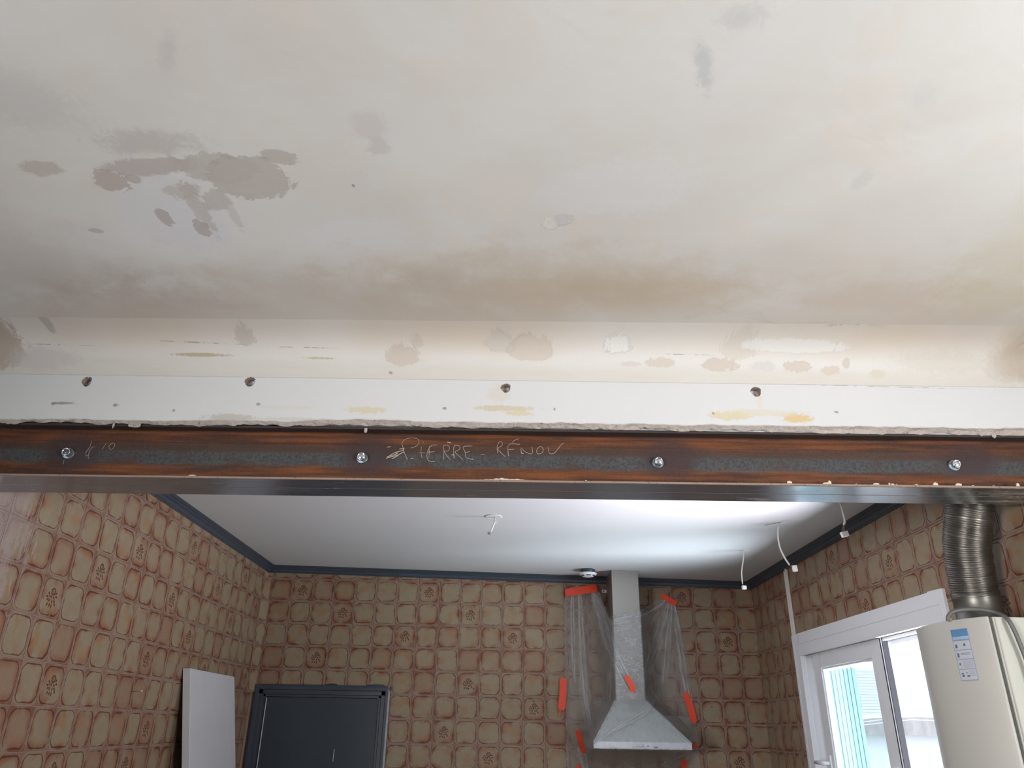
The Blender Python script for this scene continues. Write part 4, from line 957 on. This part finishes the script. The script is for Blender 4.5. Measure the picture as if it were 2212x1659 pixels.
def fold_band(pts, width, nm='gathered_fold'):
    m = MB(); P = []
    for (u0, v0), (u1, v1) in zip(pts[:-1], pts[1:]):
        for k in range(8): P.append((u0 + (u1 - u0) * k / 8, v0 + (v1 - v0) * k / 8))
    P.append(pts[-1]); n = len(P); NW = 12; vs = []
    for i, (u, v) in enumerate(P):
        du, dv = P[min(i + 1, n - 1)][0] - P[max(i - 1, 0)][0], P[min(i + 1, n - 1)][1] - P[max(i - 1, 0)][1]; l = math.hypot(du, dv); nx, nz = -dv / l, du / l
        s = i / (n - 1); w_ = np.interp(s, np.linspace(0, 1, len(width)), width)
        for k in range(NW + 1):
            a = (k / NW - .5) * w_; p = on_sheet(u + nx * a, v + nz * a, .006)
            p.y -= .004 + .007 * abs(math.sin(k / NW * math.pi * 3 + s * 3)) * min(1, w_ / 10)
            vs.append(p)
    m.add(vs, [(i * (NW + 1) + k, i * (NW + 1) + k + 1, (i + 1) * (NW + 1) + k + 1, (i + 1) * (NW + 1) + k) for i in range(n - 1) for k in range(NW)], 0, True)
    o = m.build(nm, M_FOLD, film); co = np.array([v for v in m.v]); me = o.data
    # per-vertex position across / along the fold (vertices can be reordered by welding, so look them up)
    key = {tuple(np.round(np.array(v) - np.array(WORLD[o]), 5)): i for i, v in enumerate(m.v)}
    aa = [0.] * len(me.vertices); bb = [0.] * len(me.vertices)
    for v in me.vertices:
        i = key.get(tuple(np.round(np.array(v.co), 5)), None)
        if i is None: i = int(np.argmin(((co - np.array(WORLD[o]) - np.array(v.co)) ** 2).sum(1)))
        aa[v.index] = (i % (NW + 1)) / NW; bb[v.index] = (i // (NW + 1)) / (n - 1)
    me.attributes.new('across', 'FLOAT', 'POINT').data.foreach_set('value', aa); me.attributes.new('along', 'FLOAT', 'POINT').data.foreach_set('value', bb)
fold_band([(1278, 1272), (1288, 1300), (1300, 1345), (1318, 1400), (1340, 1450), (1366, 1500), (1385, 1530)], [12, 22, 30, 36, 40, 44, 40])
fold_band([(1280, 1272), (1300, 1310), (1316, 1350), (1322, 1400), (1318, 1470), (1312, 1540)], [8, 16, 20, 20, 18, 12])
fold_band([(1250, 1272), (1254, 1310), (1255, 1360), (1258, 1420), (1262, 1480), (1270, 1545), (1283, 1612)], [10, 14, 18, 22, 26, 28, 14])
fold_band([(1236, 1276), (1236, 1340), (1238, 1420), (1242, 1500)], [8, 14, 16, 12])
fold_band([(1450, 1292), (1459, 1335), (1468, 1385), (1476, 1440), (1486, 1500), (1492, 1540)], [10, 18, 22, 26, 24, 20])
fold_band([(1444, 1292), (1432, 1340), (1415, 1395), (1397, 1450), (1384, 1500)], [10, 22, 32, 34, 26])
fold_band([(1448, 1292), (1446, 1350), (1440, 1420), (1432, 1500)], [8, 18, 22, 20])
fold_band([(1279, 1608), (1300, 1592), (1330, 1573), (1362, 1556), (1395, 1538), (1412, 1515), (1422, 1480)], [5, 9, 14, 18, 18, 14, 8])
fold_band([(1440, 1292), (1420, 1308), (1395, 1322), (1365, 1333), (1325, 1342), (1312, 1350)], [8, 22, 28, 30, 26, 14])
fold_band([(1480, 1625), (1450, 1640), (1425, 1662)], [12, 22, 26])
m = MB(); q4 = [on_sheet(u, v, .012) for u, v in ((1431, 1546), (1462, 1547), (1493, 1550), (1463, 1575), (1494, 1578), (1489, 1601), (1494, 1606))]
m.add(q4, [(0, 1, 3), (1, 2, 4, 3), (3, 4, 6, 5)]); m.build('stretched_film_flap', M_FLAP, film)
fold_band([(1250, 1612), (1256, 1625), (1260, 1645), (1264, 1670), (1266, 1690)], [14, 24, 30, 30, 30])

# orange tapes
def tape(pts, w_, label, off=.019, seed=0):
    """pts: polyline along the tape as seen, width in pixels"""
    m = MB(); P = []
    for (u0, v0), (u1, v1) in zip(pts[:-1], pts[1:]):
        for k in range(6): P.append((u0 + (u1 - u0) * k / 6, v0 + (v1 - v0) * k / 6))
    P.append(pts[-1]); n = len(P); vs = []
    for i, (u, v) in enumerate(P):
        du, dv = P[min(i + 1, n - 1)][0] - P[max(i - 1, 0)][0], P[min(i + 1, n - 1)][1] - P[max(i - 1, 0)][1]; l = math.hypot(du, dv); nx, nz = -dv / l, du / l
        e = 1 if 0 < i < n - 1 else .62
        for a in (-.5, -.17, .17, .5):
            p = on_sheet(u + nx * a * w_ * e, v + nz * a * w_ * e, off)
            vs.append(p + Vector((0, random.uniform(-.0006, .0006), 0)))
    N = len(vs); vs += [v + Vector((0, .0012, 0)) for v in vs]
    fs = []
    for b, fl in ((0, 1), (N, -1)):
        for i in range(n - 1):
            for k in range(3): fs.append([b + i * 4 + k, b + i * 4 + k + 1, b + (i + 1) * 4 + k + 1, b + (i + 1) * 4 + k][::fl])
    for i in range(n - 1):
        for k in (0, 3): fs.append((i * 4 + k, (i + 1) * 4 + k, N + (i + 1) * 4 + k, N + i * 4 + k))
    for i in (0, n - 1):
        for k in range(3): fs.append((i * 4 + k, i * 4 + k + 1, N + i * 4 + k + 1, N + i * 4 + k))
    m.add(vs, fs); o = m.build('adhesive_tape', M_TAPE); return tag(o, label, 'tape', 'orange tape strips holding the plastic film')
tape([(1221, 1281), (1245, 1277), (1270, 1273), (1290, 1271)], 17, 'long horizontal orange tape strip left of the hood chimney, under the smoke detector')
tape([(1429, 1285), (1445, 1296), (1461, 1305)], 12, 'short slanting orange tape strip right of the hood chimney, near its top')
tape([(1217, 1464), (1216, 1500), (1213, 1534)], 15, 'vertical orange tape strip left of the hood, ending in a swallowtail')
tape([(1211, 1530), (1208, 1548)], 2.5, 'thin sliver of orange tape hanging below the swallowtail strip')
tape([(1352, 1460), (1360, 1472), (1367, 1486), (1365, 1495)], 11, 'crumpled orange tape piece on the front of the hood chimney', .030)
tape([(1480, 1496), (1491, 1525), (1500, 1562)], 14, 'tall slanting orange tape strip at the right edge of the hood canopy', .019)
tape([(1247, 1577), (1254, 1600), (1262, 1627)], 11, 'slanting orange tape strip left of the hood control band')
tape([(1503, 1605), (1500, 1617)], 8, 'tiny orange tape end right of the hood control band')
tape([(1480, 1640), (1476, 1662), (1472, 1675)], 10, 'orange tape strip below the right end of the hood')
tape([(1250, 1652), (1252, 1675)], 9, 'orange tape end below the left end of the hood')

# ------------------------------------------------------------------ hanging cables
def cable(pts_px, depth_pt, blockpx, label, blk=(.024, .018, .014), rad=.0042, wire=None, split=None):
    z = zc_kit(3.0)
    p0 = at(*pts_px[0], 2, zc_kit(at(*pts_px[0], 2, z).x)); y = p0.y
    pts = [p0] + [at(u, v, 1, y) for u, v in pts_px[1:]]
    root = empty('hanging_cable', p0, label, 'cable')
    fine = []
    for a in range(len(pts) - 1):
        pm = pts[max(a - 1, 0)]; pa = pts[a]; pb = pts[a + 1]; pn = pts[min(a + 2, len(pts) - 1)]
        for k in range(6):
            t = k / 6; fine.append(.5 * ((2 * pa) + (pb - pm) * t + (2 * pm - 5 * pa + 4 * pb - pn) * t * t + (3 * pa - pm - 3 * pb + pn) * t ** 3))
    fine.append(pts[-1]); MB().tube(fine, rad, 10).build('sheath', M_CABLEW, root)
    e = pts[-1]; b = at(*blockpx, 1, y)
    m = MB()
    for dx in (-.004, .0, .004):
        m.tube([e, e.lerp(b, .5) + Vector((dx * 1.6 - .004, 0, 0)), b + Vector((dx, 0, .004))], .0009, 5)
    m.build('bare_wires', M_WIRE, root)
    m = MB(); w_, h_, d_ = blk
    rot = Matrix.Translation(b) @ Matrix.Rotation(random.uniform(-.3, .3), 4, 'Y') @ Matrix.Rotation(.3, 4, 'Z')
    for k in range(3):
        c0 = (k - 1) * w_ / 3; m.box(c0 - w_ / 6.6, c0 + w_ / 6.6, -d_ / 2, d_ / 2, -h_ / 2, h_ / 2, 0, rot)
    m.box(-w_ / 2, w_ / 2, -d_ / 2 + .002, d_ / 2 - .002, -h_ / 2 + .003, h_ / 2 - .003, 0, rot)
    tb = m.build('terminal_block', M_BLOCK, root, bevel=.001)
    return root
cable([(1605, 1188), (1606, 1205), (1602, 1235), (1604, 1262)], 0, (1607.5, 1269), 'white cable with terminal block hanging in the far right ceiling corner', (.024, .020, .016), .0034)
cable([(1683, 1129), (1680, 1150), (1684, 1180), (1694, 1203), (1705, 1220)], 0, (1717, 1228), 'white cable curving down right to a terminal block above the window trunking', (.022, .030, .016), .0042)
cable([(1815, 1086), (1819, 1100), (1824, 1120), (1825, 1128), (1822, 1134)], 0, (1824.5, 1154), 'short white cable with wide terminal block hanging just behind the beam, near the right wall', (.036, .024, .016), .0050)
# ceiling plate and hook in the middle
pc = at(1066, 1116, 2, zc_kit(1.6)); zz = zc_kit(pc.x)
rs = empty('ceiling_hook', (pc.x, pc.y, zz - .06), 'white ceiling hook with short cable stub in the middle of the kitchen ceiling', 'ceiling hook')
MB().lathe([(.045, .001), (.047, -.001), (.043, -.0035), (.040, -.003), (.0001, -.003)], (pc.x, pc.y, zz), (0, 0, 1), 30).build('ceiling_plate', M_KCEIL, rs)
y = pc.y; hk = [at(u, v, 1, y) for u, v in ((1068, 1116), (1069, 1122), (1074, 1126), (1073, 1130), (1068, 1129), (1066, 1124))]
MB().tube(hk, .0024, 8).build('hook', M_CABLEW, rs)
st = [at(u, v, 1, y) for u, v in ((1070, 1118), (1068, 1130), (1062, 1145), (1059, 1149))]
MB().tube(st, .0040, 8).build('cable_stub', M_CABLEW, rs)
b = at(1057, 1151, 1, y); MB().box(b.x - .009, b.x + .007, b.y - .006, b.y + .006, b.z - .008, b.z + .005).build('cable_end_cap', M_STEELBR, rs, bevel=.002)
# filled round patches with a slit where cables leave the ceiling
for (u, v, r) in ((1705, 1129, .05), (1608, 1190, .028)):
    p = at(u, v, 2, zc_kit(3.07)); z = zc_kit(p.x)
    o = MB().lathe([(r, .001), (r, -.0008), (r * .93, -.0016), (.0001, -.0014)], (p.x, p.y, z), (0, 0, 1), 26).build('round_filler', M_KCEIL, ceilk)
for (u0, v0, u1, v1) in ((1652, 1135, 1687, 1128), (1700, 1127, 1703, 1126), (1690, 1133, 1694, 1132)):
    p = at(u0, v0, 2, zc_kit(3.07) - .002); q = at(u1, v1, 2, zc_kit(3.07) - .002); MB().tube([p, q], .0014, 5).build('ceiling_slit', M_STONE, ceilk)

# ------------------------------------------------------------------ water heater, duct, cable
wh = empty('water_heater', (3.29, -2.78, -1.35), 'cream enamel wall water heater beside the open window', 'water heater')
BY0, BY1, ZTOP, ZBOT = -3.00, -2.56, -.594, -1.35; XS = 3.217
yc_ = (BY0 + BY1) / 2; hw = (BY1 - BY0) / 2; bow = .074; Rb = (hw * hw + bow * bow) / (2 * bow)
def front_x(y, off=0): return XS + (Rb - bow) - math.sqrt(max(0., (Rb + off) ** 2 - (y - yc_) ** 2))
N = 26; ys = [BY1 - (BY1 - BY0) * k / N for k in range(N + 1)]
prof = [(front_x(y), y) for y in ys] + [(XS + .010, BY0), (XS + .010, BY1)]
prof = [(XS + .006, BY1 + .0)] + [(front_x(y), y) for y in ys] + [(XS + .006, BY0 + .0)]
m = MB(); m.sweep(prof, 'z', ZBOT, ZTOP, sm=False); fc = m.build('front_cover', M_BOILER, wh, bevel=.004)
for p_ in fc.data.polygons: p_.use_smooth = abs(p_.normal.z) < .5
MB().box(XS + .006, XS + .018, BY0 + .006, BY1 - .006, ZBOT + .004, ZTOP - .004).build('cover_seam', M_SEAM, wh)
MB().box(XS + .018, XR - .005, BY0 + .001, BY1 - .001, ZBOT, ZTOP - .001).build('heater_body', M_BOILER2, wh, bevel=.004)
MB().box(XS + .022, XS + .026, BY0 - .0006, BY0 + .002, ZBOT + .01, ZTOP - .006).build('pressed_line', M_STONE, wh)
# sticker on the curved cover: laid out in (s along the curve, z)
yl0 = None
def cov(u, v):
    a, b = BY0, BY1 - .1
    for _ in range(40):
        y = (a + b) / 2
        if at(u, v, 1, y).x - front_x(y) < 0: a = y
        else: b = y
    return y, at(u, v, 1, y).z
ya_, za_ = cov(2053, 1361); yb_, zb_ = cov(2090, 1359); yc2, zc2 = cov(2079, 1471)
zt_s, zb_s = za_, zc2; w_s = abs(ya_ - yb_)
print('sticker', ya_, yb_, yc2, zt_s, zb_s)
ST_Y0, ST_W, ST_H = ya_, max(w_s, .055), zt_s - zb_s
def sticker(a0, a1, b0, b1, off, nm, mat, par):
    m = MB(); n = 6; vs = []
    for k in range(n + 1):
        y = ST_Y0 - ST_W * (a0 + (a1 - a0) * k / n)
        for b in (b0, b1):
            for o_ in (0, off): vs.append((front_x(y) - .0002 - o_, y, zt_s - ST_H * b))
    fs = [(4 * k + 1, 4 * k + 5, 4 * k + 7, 4 * k + 3) for k in range(n)] + [(4 * k, 4 * k + 4, 4 * k + 5, 4 * k + 1) for k in range(n)] + [(4 * k + 2, 4 * k + 3, 4 * k + 7, 4 * k + 6) for k in range(n)] + [(0, 1, 3, 2), (4 * n, 4 * n + 2, 4 * n + 3, 4 * n + 1)]
    m.add(vs, fs); return m.build(nm, mat, par)
stk = sticker(0, 1, 0, 1, .0008, 'instruction_sticker', M_STGREY, wh); stk['label'] = 'narrow blue and white instruction sticker'
sticker(.02, .98, .005, .145, .0012, 'blue_header', M_STBLUE, stk); sticker(.06, .96, .15, .205, .0012, 'light_blue_panel', M_STLIGHT, stk)
for (b0, b1) in ((.235, .405), (.42, .585), (.60, .775), (.79, .985)): sticker(.04, .96, b0, b1, .0012, 'white_panel', M_STWHITE, stk)
m_ = []
for (a0, a1, b0, b1) in ((.12, .24, .30, .37), (.62, .72, .29, .34), (.14, .24, .47, .55), (.36, .9, .475, .482), (.36, .85, .497, .504), (.14, .22, .66, .70), (.14, .27, .855, .875), (.18, .30, .885, .925), (.44, .52, .845, .86), (.46, .60, .90, .93)): sticker(a0, a1, b0, b1, .0016, 'printed_mark', M_STINK, stk)
for k in range(8): sticker(.36, .94, .625 + k * .018, .630 + k * .018, .0015, 'printed_line', M_STGREY, stk)
for k in range(6): sticker(.60, .94, .82 + k * .018, .825 + k * .018, .0015, 'printed_line', M_STGREY, stk)

duct = empty('flue_duct', (3.334, -2.80, -.59), 'flexible ribbed aluminium flue duct rising from the water heater behind the beam', 'duct')
path = [Vector(p) for p in ((3.322, -2.795, -.595), (3.322, -2.795, -.56), (3.322, -2.795, -.50), (3.312, -2.815, -.42), (3.303, -2.845, -.33), (3.308, -2.880, -.25), (3.318, -2.905, -.17), (3.326, -2.925, -.08), (3.328, -2.93, .02))]
rib = cr(path[2:], 76); rad = [.0750 + (.0026 if k % 6 == 0 else (-.0014 if k % 6 in (2, 3, 4) else 0)) + .0012 * math.sin(k * .17) + (.0016 if (k // 4) % 7 == 3 else 0) for k in range(len(rib))]
MB().tube(rib, rad, 40, cap=False).build('ribbed_hose', M_DUCT, duct)
MB().lathe([(.0765, 0), (.078, .002), (.078, .008), (.0755, .010), (.0755, .075), (.0765, .078), (.0765, .100), (.073, .101)], (3.322, -2.795, -.590), (0, 0, 1), 44).build('collar', plain('dull_aluminium_collar', (.17, .165, .15), .4, .85, .15, 12), duct)

cb = [(3.13, -2.66, -.63)]
pts = [at(2048, 1342, 1, -2.90), at(2049, 1331, 1, -2.905), at(2058, 1322, 1, -2.91), at(2080, 1317, 1, -2.915), at(2120, 1317, 1, -2.93), at(2155, 1325, 1, -2.96), at(2175, 1336, 1, -3.01), at(2190, 1360, 1, -3.02), at(2205, 1395, 1, -3.02), at(2222, 1440, 1, -3.02), at(2245, 1520, 1, -3.02), at(2262, 1600, 1, -3.02)]
o = MB().tube(cr([Vector(p) for p in pts], 6), .0068, 10).build('power_cable', M_CABLEG, loc=pts[3])
tag(o, 'dark grey cable looped round the duct and down the side of the water heater', 'cable')

# ------------------------------------------------------------------ lift everything so that the floor is at z = 0
for o in list(SC.objects):
    if o.parent is None and o.type in ('MESH', 'EMPTY'): o.location.z += Z0
bpy.context.view_layer.update()
